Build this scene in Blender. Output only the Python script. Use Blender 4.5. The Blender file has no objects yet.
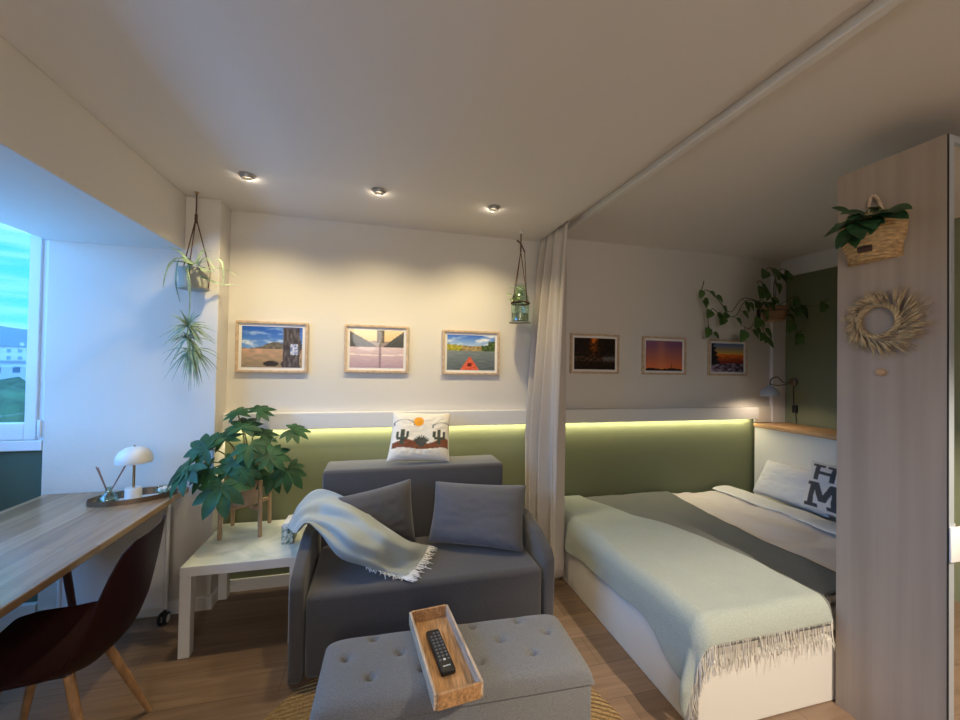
import bpy, bmesh, math, random
from mathutils import Vector, Matrix, noise
V = Vector
PI = math.pi
scene = bpy.context.scene
col = scene.collection
random.seed(7)

# ------------------------------------------------------------------ camera
F_PX, YAW, PITCH, ROLL, EYE = 391.8, .2525, .01358, .01729, 1.48
_f = V((math.sin(YAW) * math.cos(PITCH), math.cos(YAW) * math.cos(PITCH), math.sin(PITCH)))
_r = V((math.cos(YAW), -math.sin(YAW), 0))
_u = _r.cross(_f)
CR = math.cos(ROLL) * _r + math.sin(ROLL) * _u
CU = -math.sin(ROLL) * _r + math.cos(ROLL) * _u
EYEP = V((0, 0, EYE))


def ray(px, py):
    return _f + CR * ((px - 480) / F_PX) - CU * ((py - 360) / F_PX)


def onx(px, py, x):
    d = ray(px, py); return EYEP + d * (x / d.x)


def ony(px, py, y):
    d = ray(px, py); return EYEP + d * (y / d.y)


def onz(px, py, z):
    d = ray(px, py); return EYEP + d * ((z - EYE) / d.z)


cam = bpy.data.cameras.new('camera')
cam.sensor_width = 36; cam.lens = F_PX / 960 * 36; cam.clip_start = .02; cam.clip_end = 5000
camo = bpy.data.objects.new('camera', cam); col.objects.link(camo)
camo.matrix_world = Matrix(((CR.x, CU.x, -_f.x, 0), (CR.y, CU.y, -_f.y, 0), (CR.z, CU.z, -_f.z, EYE), (0, 0, 0, 1)))
scene.camera = camo

# ------------------------------------------------------------------ materials


def mat(name, c, rough=.7, metal=0, noise_amt=0, scale=20, bump=0, bscale=None, stretch=(1, 1, 1), sheen=0, coat=0, trans=0, emit=None, spec=.4, c2=None):
    m = bpy.data.materials.new(name); m.use_nodes = True
    nt = m.node_tree; b = nt.nodes['Principled BSDF']
    b.inputs['Base Color'].default_value = (*c, 1)
    b.inputs['Roughness'].default_value = rough
    b.inputs['Metallic'].default_value = metal
    b.inputs['Specular IOR Level'].default_value = spec
    if sheen: b.inputs['Sheen Weight'].default_value = sheen
    if coat: b.inputs['Coat Weight'].default_value = coat
    if trans: b.inputs['Transmission Weight'].default_value = trans
    if emit:
        b.inputs['Emission Color'].default_value = (*emit[0], 1); b.inputs['Emission Strength'].default_value = emit[1]
    if noise_amt or bump or c2:
        tc = nt.nodes.new('ShaderNodeTexCoord'); mp = nt.nodes.new('ShaderNodeMapping')
        mp.inputs['Scale'].default_value = stretch
        nt.links.new(tc.outputs['Object'], mp.inputs['Vector'])
        nz = nt.nodes.new('ShaderNodeTexNoise'); nz.inputs['Scale'].default_value = scale; nz.inputs['Detail'].default_value = 5
        nt.links.new(mp.outputs['Vector'], nz.inputs['Vector'])
        if noise_amt or c2:
            rp = nt.nodes.new('ShaderNodeValToRGB')
            a = c2 or tuple(max(0, v * (1 - noise_amt)) for v in c)
            bb = c if c2 else tuple(min(1, v * (1 + noise_amt)) for v in c)
            rp.color_ramp.elements[0].position = .34; rp.color_ramp.elements[1].position = .66
            rp.color_ramp.elements[0].color = (*a, 1); rp.color_ramp.elements[1].color = (*bb, 1)
            nt.links.new(nz.outputs['Fac'], rp.inputs['Fac']); nt.links.new(rp.outputs['Color'], b.inputs['Base Color'])
        if bump:
            n2 = nz
            if bscale:
                n2 = nt.nodes.new('ShaderNodeTexNoise'); n2.inputs['Scale'].default_value = bscale
                nt.links.new(mp.outputs['Vector'], n2.inputs['Vector'])
            bp = nt.nodes.new('ShaderNodeBump'); bp.inputs['Strength'].default_value = bump; bp.inputs['Distance'].default_value = .01
            nt.links.new(n2.outputs['Fac'], bp.inputs['Height']); nt.links.new(bp.outputs['Normal'], b.inputs['Normal'])
    return m


def srgb(r, g, b):
    return tuple(((x / 255) / 12.92 if x / 255 <= .04045 else ((x / 255 + .055) / 1.055) ** 2.4) for x in (r, g, b))


def plank_mat(name, c1, c2, width, length, rough, along='x', gap=.003):
    m = bpy.data.materials.new(name); m.use_nodes = True
    nt = m.node_tree; b = nt.nodes['Principled BSDF']; L = nt.links.new
    tc = nt.nodes.new('ShaderNodeTexCoord'); mp = nt.nodes.new('ShaderNodeMapping')
    if along == 'y': mp.inputs['Rotation'].default_value = (0, 0, PI / 2)
    L(tc.outputs['Object'], mp.inputs['Vector'])
    br = nt.nodes.new('ShaderNodeTexBrick'); br.inputs['Scale'].default_value = 1
    br.inputs['Brick Width'].default_value = length; br.inputs['Row Height'].default_value = width
    br.inputs['Mortar Size'].default_value = gap * .5; br.inputs['Mortar Smooth'].default_value = .3; br.offset = .37
    br.inputs['Color1'].default_value = (*c1, 1); br.inputs['Color2'].default_value = (*c2, 1)
    br.inputs['Mortar'].default_value = (*[v * .55 for v in c2], 1)
    L(mp.outputs['Vector'], br.inputs['Vector'])
    m2 = nt.nodes.new('ShaderNodeMapping'); m2.inputs['Scale'].default_value = (1.5, 22, 1) if along == 'x' else (22, 1.5, 1)
    L(tc.outputs['Object'], m2.inputs['Vector'])
    nz = nt.nodes.new('ShaderNodeTexNoise'); nz.inputs['Scale'].default_value = 1.6; nz.inputs['Detail'].default_value = 6; nz.inputs['Distortion'].default_value = .6
    L(m2.outputs['Vector'], nz.inputs['Vector'])
    rp = nt.nodes.new('ShaderNodeValToRGB'); rp.color_ramp.elements[0].position = .3; rp.color_ramp.elements[1].position = .75
    rp.color_ramp.elements[0].color = (.62, .6, .58, 1); rp.color_ramp.elements[1].color = (1.1, 1.1, 1.1, 1)
    L(nz.outputs['Fac'], rp.inputs['Fac'])
    mx = nt.nodes.new('ShaderNodeMix'); mx.data_type = 'RGBA'; mx.blend_type = 'MULTIPLY'; mx.inputs['Factor'].default_value = .8
    L(br.outputs['Color'], mx.inputs['A']); L(rp.outputs['Color'], mx.inputs['B']); L(mx.outputs['Result'], b.inputs['Base Color'])
    b.inputs['Roughness'].default_value = rough
    return m


def col_mat(name, rough=.6, coat=0):
    m = bpy.data.materials.new(name); m.use_nodes = True
    nt = m.node_tree; b = nt.nodes['Principled BSDF']; b.inputs['Roughness'].default_value = rough
    if coat: b.inputs['Coat Weight'].default_value = coat
    a = nt.nodes.new('ShaderNodeVertexColor'); a.layer_name = 'print'
    nt.links.new(a.outputs['Color'], b.inputs['Base Color'])
    return m


M = dict(
    wall=mat('wall_paint', (.74, .70, .64), .85, bump=.08, scale=60),
    ceil=mat('ceiling_paint', (.80, .76, .72), .9, bump=.05, scale=50),
    green=mat('sage_green_paint', (.195, .212, .118), .75, bump=.08, scale=60),
    green_bluelit=mat('sage_green_blue_lit', (.085, .13, .10), .75, bump=.08, scale=60),  # wall green with the blue window light mixed into its colour
    trim=mat('white_trim_paint', (.80, .78, .75), .5),
    floor=plank_mat('oak_planks', (.31, .205, .135), (.205, .13, .082), .195, 1.1, .38),
    desk=plank_mat('desk_oak', (.42, .285, .17), (.27, .165, .09), .09, .8, .2, 'y', .001),
    upvc=mat('window_plastic', (.78, .80, .82), .35),
    sofa=mat('sofa_fabric', (.085, .080, .084), .95, noise_amt=.12, scale=250, bump=.25, sheen=.3),
    cush=mat('cushion_fabric', (.11, .11, .13), .95, noise_amt=.15, scale=300, bump=.25, sheen=.3),
    otto=mat('heather_fabric', (.175, .175, .18), .95, noise_amt=.30, scale=420, bump=.3, sheen=.2),
    button=mat('button_fabric', (.16, .16, .165), .9),
    throw=mat('sage_throw', (.37, .41, .41), .95, noise_amt=.08, scale=300, bump=.25, sheen=.25),
    bedthrow=mat('pale_green_wool', (.38, .415, .365), .95, noise_amt=.09, scale=200, bump=.3, sheen=.25),
    fringe=mat('cream_fringe', (.68, .64, .56), .95),
    wfringe=mat('white_fringe', (.8, .8, .8), .95),
    grey=mat('grey_blanket', (.20, .205, .195), .95, noise_amt=.1, scale=200, bump=.3),
    duvet=mat('blush_cotton', (.83, .755, .74), .9, bump=.5, scale=8),
    sheet=mat('white_cotton', (.80, .78, .78), .9, bump=.15, scale=14),
    bedwhite=mat('white_bed_lacquer', (.80, .77, .71), .45),
    oak=mat('light_oak', (.55, .33, .16), .45, noise_amt=.2, scale=8, stretch=(20, 1.5, 20)),
    frame=mat('pale_wood_frame', (.60, .44, .30), .5, noise_amt=.15, scale=30),
    mount=mat('white_mount', (.86, .84, .82), .7),
    print=col_mat('photo_print', .35, .3),
    dprint=col_mat('printed_cotton', .9),
    ward=mat('whitewashed_oak', (.45, .36, .28), .6, c2=(.375, .295, .225), scale=2.2, stretch=(7, 7, .22)),
    chrome=mat('brushed_aluminium', (.55, .60, .68), .35, metal=.45),
    mirror=mat('mirror_glass', (.9, .9, .9), .02, metal=1),
    black=mat('black_plastic', (.012, .012, .013), .4),
    dark=mat('dark_gap', (.02, .02, .02), .7),
    white=mat('white_lacquer', (.80, .78, .74), .35),
    wplastic=mat('white_plastic', (.82, .82, .82), .4),
    shell=mat('burgundy_shell', (.022, .0045, .005), .55, bump=.06, scale=200, spec=.2),
    beech=mat('beech_leg', (.40, .22, .10), .5, noise_amt=.2, scale=12, stretch=(6, 6, 1)),
    darkred=mat('dark_red_metal', (.06, .02, .02), .45),
    cloth=mat('curtain_linen', (.58, .52, .46), .95, noise_amt=.05, scale=200, bump=.15),
    leaf=mat('fatsia_leaf', (.022, .082, .030), .5, noise_amt=.35, scale=12, spec=.3),
    leaf2=mat('pothos_leaf', (.085, .17, .04), .42, noise_amt=.4, scale=14),
    gravel=mat('pale_gravel', (.42, .44, .34), .8, c2=(.16, .17, .11), scale=70, bump=.6),
    sprig=mat('pale_green_sprig', (.30, .40, .16), .5, noise_amt=.4, scale=30),
    leaf3=mat('peperomia_leaf', (.03, .085, .03), .4, noise_amt=.35, scale=14),
    spider=mat('spider_leaf', (.24, .33, .20), .5, noise_amt=.4, scale=25),
    stem=mat('green_stem', (.13, .16, .06), .6),
    vine=mat('brown_vine', (.10, .09, .04), .7),
    soil=mat('potting_soil', (.03, .02, .014), .95, bump=.8, scale=80),
    terra=mat('terracotta', (.36, .20, .11), .8, noise_amt=.15, scale=15),
    tanpot=mat('tan_clay_pot', (.45, .32, .22), .7, noise_amt=.12, scale=15),
    standwood=mat('stand_wood', (.42, .28, .17), .55, noise_amt=.2, scale=12, stretch=(8, 8, 1)),
    gpot=mat('grey_stoneware', (.42, .42, .36), .6, noise_amt=.06, scale=18),
    cord=mat('brown_leather_cord', (.10, .05, .03), .8),
    bronze=mat('dark_bronze', (.22, .16, .11), .35, metal=.8),
    copper=mat('warm_copper', (.55, .30, .16), .3, metal=.9),
    basket=mat('seagrass', (.55, .36, .17), .85, noise_amt=.3, scale=40, stretch=(1, 1, 3)),
    leather=mat('brown_leather_tag', (.07, .035, .025), .6),
    wheat=mat('dried_wheat', (.46, .34, .19), .85, noise_amt=.3, scale=30),
    jute=mat('jute_rug', (.42, .28, .13), .95, c2=(.26, .16, .07), scale=90, bump=.8),
    glass=mat('clear_glass', (.9, .96, .93), .02, trans=1),
    lampshade=mat('ivory_lamp_glass', (.82, .80, .76), .35),
    lampgrey=mat('grey_lamp_metal', (.50, .52, .53), .4),
    brass=mat('brass', (.55, .40, .22), .3, metal=1),
    reed=mat('reed_stick', (.30, .17, .12), .8),
    oil=mat('scented_oil', (.55, .50, .40), .1, trans=.7),
    bulb=mat('warm_lamp_lens', (1, .9, .7), .4, emit=((1, .80, .50), .5)),
    spotmetal=mat('satin_nickel', (.42, .41, .40), .4, metal=.7),
    tissue=mat('green_pattern_box', (.78, .80, .74), .7, c2=(.03, .13, .06), scale=60),
    acacia=mat('acacia_tray', (.46, .25, .11), .5, noise_amt=.35, scale=6, stretch=(18, 2, 18)),
    bleach=mat('bleached_tray_side', (.58, .44, .32), .6, noise_amt=.3, scale=6, stretch=(18, 2, 18)),
    hill=mat('distant_hill', (.035, .05, .06), .95, noise_amt=.2, scale=.02),
    ground=mat('ground_grass', (.03, .045, .02), .95, noise_amt=.4, scale=.1),
    treeleaf=mat('far_tree', (.035, .06, .025), .95, noise_amt=.5, scale=.8),
    render=mat('white_render', (.30, .27, .25), .8),
    roof=mat('grey_roof', (.08, .07, .07), .8),
    winglass=mat('dark_window_glass', (.05, .07, .1), .1),
)


def marble():
    m = mat('marbled_top', (.78, .79, .70), .25, c2=(.52, .57, .50), scale=3.2)
    m.node_tree.nodes['Noise Texture'].inputs['Distortion'].default_value = 1.8
    return m


M['marble'] = marble()
# window glass: thin clear pane
gm = bpy.data.materials.new('window_pane'); gm.use_nodes = True
nt = gm.node_tree; nt.nodes.clear()
o_ = nt.nodes.new('ShaderNodeOutputMaterial'); t_ = nt.nodes.new('ShaderNodeBsdfTransparent'); g_ = nt.nodes.new('ShaderNodeBsdfGlossy')
g_.inputs['Roughness'].default_value = .02; x_ = nt.nodes.new('ShaderNodeMixShader'); x_.inputs[0].default_value = .04
nt.links.new(t_.outputs[0], x_.inputs[1]); nt.links.new(g_.outputs[0], x_.inputs[2]); nt.links.new(x_.outputs[0], o_.inputs[0])
M['pane'] = gm
jg = gm.copy(); jg.name = 'thin_jar_glass'; M['glass'] = jg
for n_ in jg.node_tree.nodes:
    if n_.type == 'BSDF_TRANSPARENT': n_.inputs['Color'].default_value = (.86, .94, .89, 1)
    if n_.type == 'MIX_SHADER': n_.inputs[0].default_value = .12
# woven basket bands and jute coils as bump
for key, sc in (('basket', 55), ('jute', 0)):
    nt = M[key].node_tree; b = nt.nodes['Principled BSDF']
    tc = nt.nodes.new('ShaderNodeTexCoord'); wv = nt.nodes.new('ShaderNodeTexWave')
    if key == 'basket':
        wv.bands_direction = 'Z'; wv.inputs['Scale'].default_value = 24
    else:
        wv.wave_type = 'RINGS'; wv.rings_direction = 'Z'; wv.inputs['Scale'].default_value = 14
    wv.inputs['Distortion'].default_value = 1.5; wv.inputs['Detail Scale'].default_value = 4
    nt.links.new(tc.outputs['Object'], wv.inputs['Vector'])
    bp = nt.nodes.new('ShaderNodeBump'); bp.inputs['Strength'].default_value = .5 if key == 'basket' else .9; bp.inputs['Distance'].default_value = .012
    nt.links.new(wv.outputs['Fac'], bp.inputs['Height']); nt.links.new(bp.outputs['Normal'], b.inputs['Normal'])

# ------------------------------------------------------------------ mesh helpers


def obj(name, bm, m, parent=None, smooth=True, mats=None):
    me = bpy.data.meshes.new(name)
    bmesh.ops.recalc_face_normals(bm, faces=bm.faces)
    if smooth:
        for f in bm.faces: f.smooth = True
    bm.to_mesh(me); bm.free()
    for x in (mats or [m]): me.materials.append(x if not isinstance(x, str) else M[x])
    o = bpy.data.objects.new(name, me); col.objects.link(o)
    if smooth:
        try: me.set_sharp_from_angle(angle=math.radians(40))
        except Exception: pass
    if parent:
        o.parent = parent
        o.matrix_parent_inverse = Matrix.Translation(-parent.location) if parent.type == 'EMPTY' and not parent.parent else Matrix()
        if parent.type != 'EMPTY': o.matrix_parent_inverse = Matrix()
    return o


def tag(o, label, cat, group=None):
    o['label'] = label; o['category'] = cat
    if group: o['group'] = group
    return o


def thing(name, label, cat, loc=(0, 0, 0), group=None):
    o = bpy.data.objects.new(name, None); o.empty_display_size = .05; col.objects.link(o); o.location = loc
    return tag(o, label, cat, group)


def struct(name, bm, m, parent=None, **k):
    o = obj(name, bm, m, parent, smooth=False, **k)
    if not parent: o['kind'] = 'structure'
    return o


def NB(): return bmesh.new()


def box(bm, a, b, bev=0, seg=2, mtx=None):
    t = bmesh.new()
    bmesh.ops.create_cube(t, size=1)
    c = [(a[i] + b[i]) / 2 for i in range(3)]; s = [abs(b[i] - a[i]) for i in range(3)]
    for v in t.verts: v.co = V((v.co.x * s[0] + c[0], v.co.y * s[1] + c[1], v.co.z * s[2] + c[2]))
    if bev: bmesh.ops.bevel(t, geom=t.edges[:], offset=bev, segments=seg, profile=.5, affect='EDGES', clamp_overlap=True)
    return merge(bm, t, mtx)


def merge(bm, t, mtx=None):
    if mtx: bmesh.ops.transform(t, matrix=mtx, verts=t.verts)
    me = bpy.data.meshes.new('tmp'); t.to_mesh(me); t.free(); bm.from_mesh(me); bpy.data.meshes.remove(me)
    return bm


def bx(a, b, bev=0, seg=2, mtx=None): return box(NB(), a, b, bev, seg, mtx)


def prism(bm, pts, axis, a, b, bev=0, seg=3):
    """polygon pts in the plane across `axis`, extruded from a to b"""
    t = bmesh.new()
    def P(p, k):
        return V((k, p[0], p[1])) if axis == 'x' else V((p[0], k, p[1])) if axis == 'y' else V((p[0], p[1], k))
    A = [t.verts.new(P(p, a)) for p in pts]; B = [t.verts.new(P(p, b)) for p in pts]
    t.faces.new(A); t.faces.new(B[::-1]); n = len(pts)
    for i in range(n): t.faces.new((A[i], B[i], B[(i + 1) % n], A[(i + 1) % n]))
    if bev: bmesh.ops.bevel(t, geom=t.edges[:], offset=bev, segments=seg, profile=.5, affect='EDGES', clamp_overlap=True)
    return merge(bm, t)


def lathe(bm, prof, c=(0, 0, 0), seg=24, sx=1, sy=1, rot=0, a0=0, a1=2 * PI):
    c = V(c); full = abs(a1 - a0 - 2 * PI) < 1e-6; n = seg if full else seg + 1; rings = []
    for r, z in prof:
        if r < 1e-6: rings.append([bm.verts.new(c + V((0, 0, z)))] * n); continue
        ring = []
        for i in range(n):
            a = a0 + (a1 - a0) * i / seg; x, y = r * math.cos(a) * sx, r * math.sin(a) * sy
            ring.append(bm.verts.new(c + V((x * math.cos(rot) - y * math.sin(rot), x * math.sin(rot) + y * math.cos(rot), z))))
        rings.append(ring)
    for k in range(len(rings) - 1):
        for i in range(seg):
            j = (i + 1) % n; q = [rings[k][i], rings[k][j], rings[k + 1][j], rings[k + 1][i]]
            u = list(dict.fromkeys(q))
            if len(u) > 2:
                try: bm.faces.new(u)
                except ValueError: pass
    return bm


def tube(bm, pts, r, seg=8, cap=True):
    pts = [V(p) for p in pts]; n = len(pts); rings = []; prev = None
    for i, p in enumerate(pts):
        d = (pts[min(i + 1, n - 1)] - pts[max(i - 1, 0)]).normalized()
        s = d.cross(V((0, 0, 1))) if prev is None else prev - d * prev.dot(d)
        if s.length < 1e-4: s = d.cross(V((1, 0, 0)))
        s.normalize(); prev = s; t = d.cross(s)
        rr = r[i] if isinstance(r, (list, tuple)) else r
        rings.append([bm.verts.new(p + s * rr * math.cos(2 * PI * k / seg) + t * rr * math.sin(2 * PI * k / seg)) for k in range(seg)])
    for a, b in zip(rings, rings[1:]):
        for k in range(seg): bm.faces.new((a[k], a[(k + 1) % seg], b[(k + 1) % seg], b[k]))
    if cap: bm.faces.new(rings[0][::-1]); bm.faces.new(rings[-1])
    return bm


def smooth_pts(pts, n=6):
    pts = [V(p) for p in pts]; out = []
    for i in range(len(pts) - 1):
        p0, p1, p2, p3 = pts[max(i - 1, 0)], pts[i], pts[i + 1], pts[min(i + 2, len(pts) - 1)]
        for k in range(n):
            t = k / n
            out.append(.5 * ((2 * p1) + (p2 - p0) * t + (2 * p0 - 5 * p1 + 4 * p2 - p3) * t * t + (3 * p1 - p0 - 3 * p2 + p3) * t ** 3))
    return out + [pts[-1]]


def blade(bm, pts, w, up=V((0, 0, 1)), fold=.25, shape=None):
    """leaf strip along pts with three columns (edge, midrib, edge)"""
    pts = [V(p) for p in pts]; n = len(pts); rows = []
    for i, p in enumerate(pts):
        d = (pts[min(i + 1, n - 1)] - pts[max(i - 1, 0)]).normalized()
        s = d.cross(up)
        if s.length < 1e-3: s = d.cross(V((1, 0, 0)))
        s.normalize(); nn = s.cross(d)
        t = i / (n - 1); ww = w * (shape(t) if shape else math.sin(PI * min(1, .12 + .88 * t)) ** .7 if t < 1 else 0)
        rows.append((bm.verts.new(p + s * ww + nn * ww * fold), bm.verts.new(p), bm.verts.new(p - s * ww + nn * ww * fold)))
    for a, b in zip(rows, rows[1:]):
        bm.faces.new((a[0], a[1], b[1], b[0])); bm.faces.new((a[1], a[2], b[2], b[1]))
    return bm


def leaf(bm, base, d, up, L, W, droop=.2, shape=None, n=7, fold=.2):
    d = V(d).normalized(); up = V(up)
    return blade(bm, [V(base) + d * L * t - up * droop * L * t * t for t in [i / (n - 1) for i in range(n)]], W, up, fold, shape or (lambda t: math.sin(PI * t ** .75) ** .8 if 0 < t < 1 else .04 * (1 - t)))


def grid(bm, fn, nu, nv):
    vs = [[bm.verts.new(fn(i / nu, j / nv)) for j in range(nv + 1)] for i in range(nu + 1)]
    for i in range(nu):
        for j in range(nv): bm.faces.new((vs[i][j], vs[i + 1][j], vs[i + 1][j + 1], vs[i][j + 1]))
    return vs


def solid(o, th, off=0):
    m = o.modifiers.new('thickness', 'SOLIDIFY'); m.thickness = th; m.offset = off
    return o


def subsurf(o, n=1):
    m = o.modifiers.new('smooth', 'SUBSURF'); m.levels = n; m.render_levels = n
    return o


def pillow_bm(c, th, n=22, seed=0, wr=.006, image=None, pinch=.05):
    """c = corners bl, br, tr, tl"""
    bm = NB(); c = [V(p) for p in c]
    nrm = (c[1] - c[0]).cross(c[3] - c[0]).normalized()
    lay = bm.verts.layers.float_color.new('print') if image else None
    def P(u, v, s):
        a, b = u * 2 - 1, v * 2 - 1
        uu = .5 + .5 * a * (1 - pinch * (1 - b * b)); vv = .5 + .5 * b * (1 - pinch * (1 - a * a))
        p = c[0].lerp(c[1], uu).lerp(c[3].lerp(c[2], uu), vv)
        h = ((1 - a ** 4) * (1 - b ** 4)) ** .55 * th / 2
        w = noise.noise(p * 9 + V((seed, 0, 0))) * wr * (1 - a * a * b * b)
        edge = max(abs(a), abs(b))
        w += noise.noise(V((a * 7 * (1 if abs(b) > abs(a) else .6), b * 7, seed))) * wr * 1.2 * edge * (1 - edge) * 4
        return p + nrm * (s * h + (w if edge < .999 else 0))
    ring = {}
    for s in (1, -1):
        vs = []
        for i in range(n + 1):
            row = []
            for j in range(n + 1):
                e = i in (0, n) or j in (0, n)
                if e and (i, j) in ring: row.append(ring[(i, j)]); continue
                vt = bm.verts.new(P(i / n, j / n, s if not e else 0))
                if e: ring[(i, j)] = vt
                if image: vt[lay] = (*srgb(*(image(i / n, j / n) if s == 1 else image.bg)), 1)
                row.append(vt)
            vs.append(row)
        for i in range(n):
            for j in range(n):
                q = (vs[i][j], vs[i + 1][j], vs[i + 1][j + 1], vs[i][j + 1])
                bm.faces.new(q if s == 1 else q[::-1])
    return bm


def fringe(bm, pts, dirs, L, r, n, seed=1):
    """thin strands hanging from a polyline"""
    rnd = random.Random(seed); pts = [V(p) for p in pts]
    for k in range(n):
        t = (k + .5) / n * (len(pts) - 1); i = min(int(t), len(pts) - 2); p = pts[i].lerp(pts[i + 1], t - i)
        d = V(dirs(t / (len(pts) - 1))); l = L * rnd.uniform(.7, 1.15)
        j = lambda s: V((rnd.gauss(0, s), rnd.gauss(0, s), rnd.gauss(0, s * .4)))
        tube(bm, [p - d * .012, p + d * l * .5 + j(.004), p + d * l + j(.009)], [r, r, r * .6], 4, False)
    return bm


def lerp3(a, b, t): return tuple(a[i] + (b[i] - a[i]) * max(0, min(1, t)) for i in range(3))


# ------------------------------------------------------------------ room shell
D = 2.85; XW = -1.767; YP = 2.68; XP = -.945; XR = 3.667; XB = -1.127; YB = -2.3
CL, CRZ = 2.455, 2.505
struct('floor', bx((-2.3, YB - .1, -.1), (3.9, 3.0, 0)), 'floor')
struct('ceiling', bx((-2.3, YB - .1, CL), (1.2, 3.0, 2.62)), 'ceil')
struct('ceiling_right', bx((1.2, YB - .1, CRZ), (3.9, 3.0, 2.62)), 'ceil')
bm = bx((-1, D, 0), (3.9, 3.0, 1.09)); 
o = box(bm, (-1, D, 1.09), (3.9, 3.0, 2.6))
for f in bm.faces: f.material_index = 1 if f.calc_center_median().z > 1.09 else 0
struct('wall_back', bm, None, mats=['green', 'wall'])
struct('wall_alcove', bx((XW - .008, YP, 0), (XP, D, CL), .004), 'wall')
struct('wall_right', bx((XR, YB, 0), (3.9, 3.0, 2.6)), 'green')
struct('wall_behind', bx((-2.3, YB - .1, 0), (3.9, YB, 2.6)), 'wall')
XO = -2.2; YE = 2.70; WZ0, WZ1 = .977, 2.42
def pierced(x0, x1, y0, y1, a, b, m, name, horiz):
    # wall piece with a window opening between a and b (along its length), WZ0..WZ1 high
    bm = NB()
    def seg(p, q, z0, z1):
        if horiz: box(bm, (p, y0, z0), (q, y1, z1))
        else: box(bm, (x0, p, z0), (x1, q, z1))
    l0, l1 = (x0, x1) if horiz else (y0, y1)
    seg(l0, l1, 0, WZ0); seg(l0, l1, WZ1, 2.6)
    if a > l0: seg(l0, a, WZ0, WZ1)
    if b < l1: seg(b, l1, WZ0, WZ1)
    struct(name, bm, m)
pierced(XO - .1, XW - .008, YE, YE + .1, XO, XW - .008, 'green_bluelit', 'wall_bay_end', True)
pierced(XO - .1, XO, YB, YE, .3, 2.62, 'green_bluelit', 'wall_left', False)
struct('trim_1', bx((XW - .02, YB, 2.13), (XB, YP, CL), .004), 'wall')                    # beam over the bay
struct('trim_2', bx((XP, D - .055, 1.04), (XR - .34, D, 1.146), .004), 'trim')
struct('trim_5', bx((XR - .34, D - .02, 1.003), (3.512, D, 1.146), .002), 'wall')        # ledge over the light strip
struct('trim_3', bx((3.512, D - .03, 1.0), (XR, D, 2.35), .003), 'trim')              # corner post by the headboard
struct('trim_4', bx((XR - .03, 1.31, 2.35), (XR, D, CRZ), .003), 'trim')              # band on the right wall
struct('baseboard_back', bx((XP, D - .015, 0), (1.27, D, .08), .004), 'trim')
struct('baseboard_alcove', bx((XW - .008, YP - .014, 0), (XP + .012, YP, .08), .004), 'trim')
struct('baseboard_left', bx((XO, YE - .03, 0), (XW - .009, YE, .145), .004), 'trim')
struct('baseboard_pillar', bx((XP, YP, 0), (XP + .012, D - .015, .08), .003), 'trim')

# windows: side window of the bay (facing the room) and the main one along the desk
def window(n, horiz, l0, l1, mull):
    w = bpy.data.objects.new('window_%d' % n, None); col.objects.link(w); w['kind'] = 'structure'
    w.location = ((l0 + l1) / 2, YE, WZ0) if horiz else (XO, (l0 + l1) / 2, WZ0)
    def B(bm, p, q, z0, z1, d0, d1, bev=.004):
        if horiz: box(bm, (p, YE + d0, z0), (q, YE + d1, z1), bev)
        else: box(bm, (XO - d1, p, z0), (XO - d0, q, z1), bev)
    bm = NB(); f = .045
    B(bm, l0, l0 + f, WZ0, WZ1, .0, .06); B(bm, l1 - f, l1, WZ0, WZ1, .0, .06); B(bm, l0 + f, l1 - f, WZ1 - f, WZ1, .0, .06); B(bm, l0 + f, l1 - f, WZ0, WZ0 + .07, .0, .06)
    for m in mull: B(bm, m - .035, m + .035, WZ0, WZ1, .0, .06)
    obj('window_frame', bm, 'upvc', w, smooth=False)
    ed = [l0 + f - .012] + [q for m in mull for q in (m - .03, m + .03)] + [l1 - f + .012]
    for a, b in zip(ed[::2], ed[1::2]):
        bm = NB(); g = .052
        B(bm, a, a + g, WZ0 + .055, WZ1 - .035, -.014, .04); B(bm, b - g, b, WZ0 + .055, WZ1 - .035, -.014, .04)
        B(bm, a + g, b - g, WZ1 - .09, WZ1 - .035, -.014, .04); B(bm, a + g, b - g, WZ0 + .055, WZ0 + .145, -.014, .04)
        sh = obj('casement_frame', bm, 'upvc', w, smooth=False)
        bm = NB(); B(bm, a + g - .01, b - g + .01, WZ0 + .135, WZ1 - .08, .018, .022, 0); obj('glass_pane', bm, 'pane', sh, smooth=False)
    bm = NB(); B(bm, l0, l1, WZ0 - .005, WZ0 + .05, -.022, .03); obj('window_sill', bm, 'upvc', w, smooth=False)
    return w
w1 = window(1, True, XO + .002, XW - .010, [])
bm = NB(); box(bm, (XW - .028, YE - .03, 1.045), (XW - .012, YE - .014, 1.14), .003); obj('hinge', bm, 'upvc', w1)
window(2, False, .30, 2.62, [1.46])

# ------------------------------------------------------------------ outside
struct('ground', bx((-900, -600, -10.2), (-1000 + 975, 900, -10)), 'ground')
bm = NB()
def hillf(u, v):
    a = math.radians(-115 + 110 * u); d = 420 + 260 * v
    h = (-12 + (24 + 22 * noise.noise(V((u * 5, 0, 3))) + 7 * noise.noise(V((u * 17, 1, 3))) + 14) * math.sin(min(1, v * 1.4) * PI / 2))
    return V((math.sin(a) * d, math.cos(a) * d, h))
grid(bm, hillf, 90, 10); struct('hill', bm, 'hill')


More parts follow.
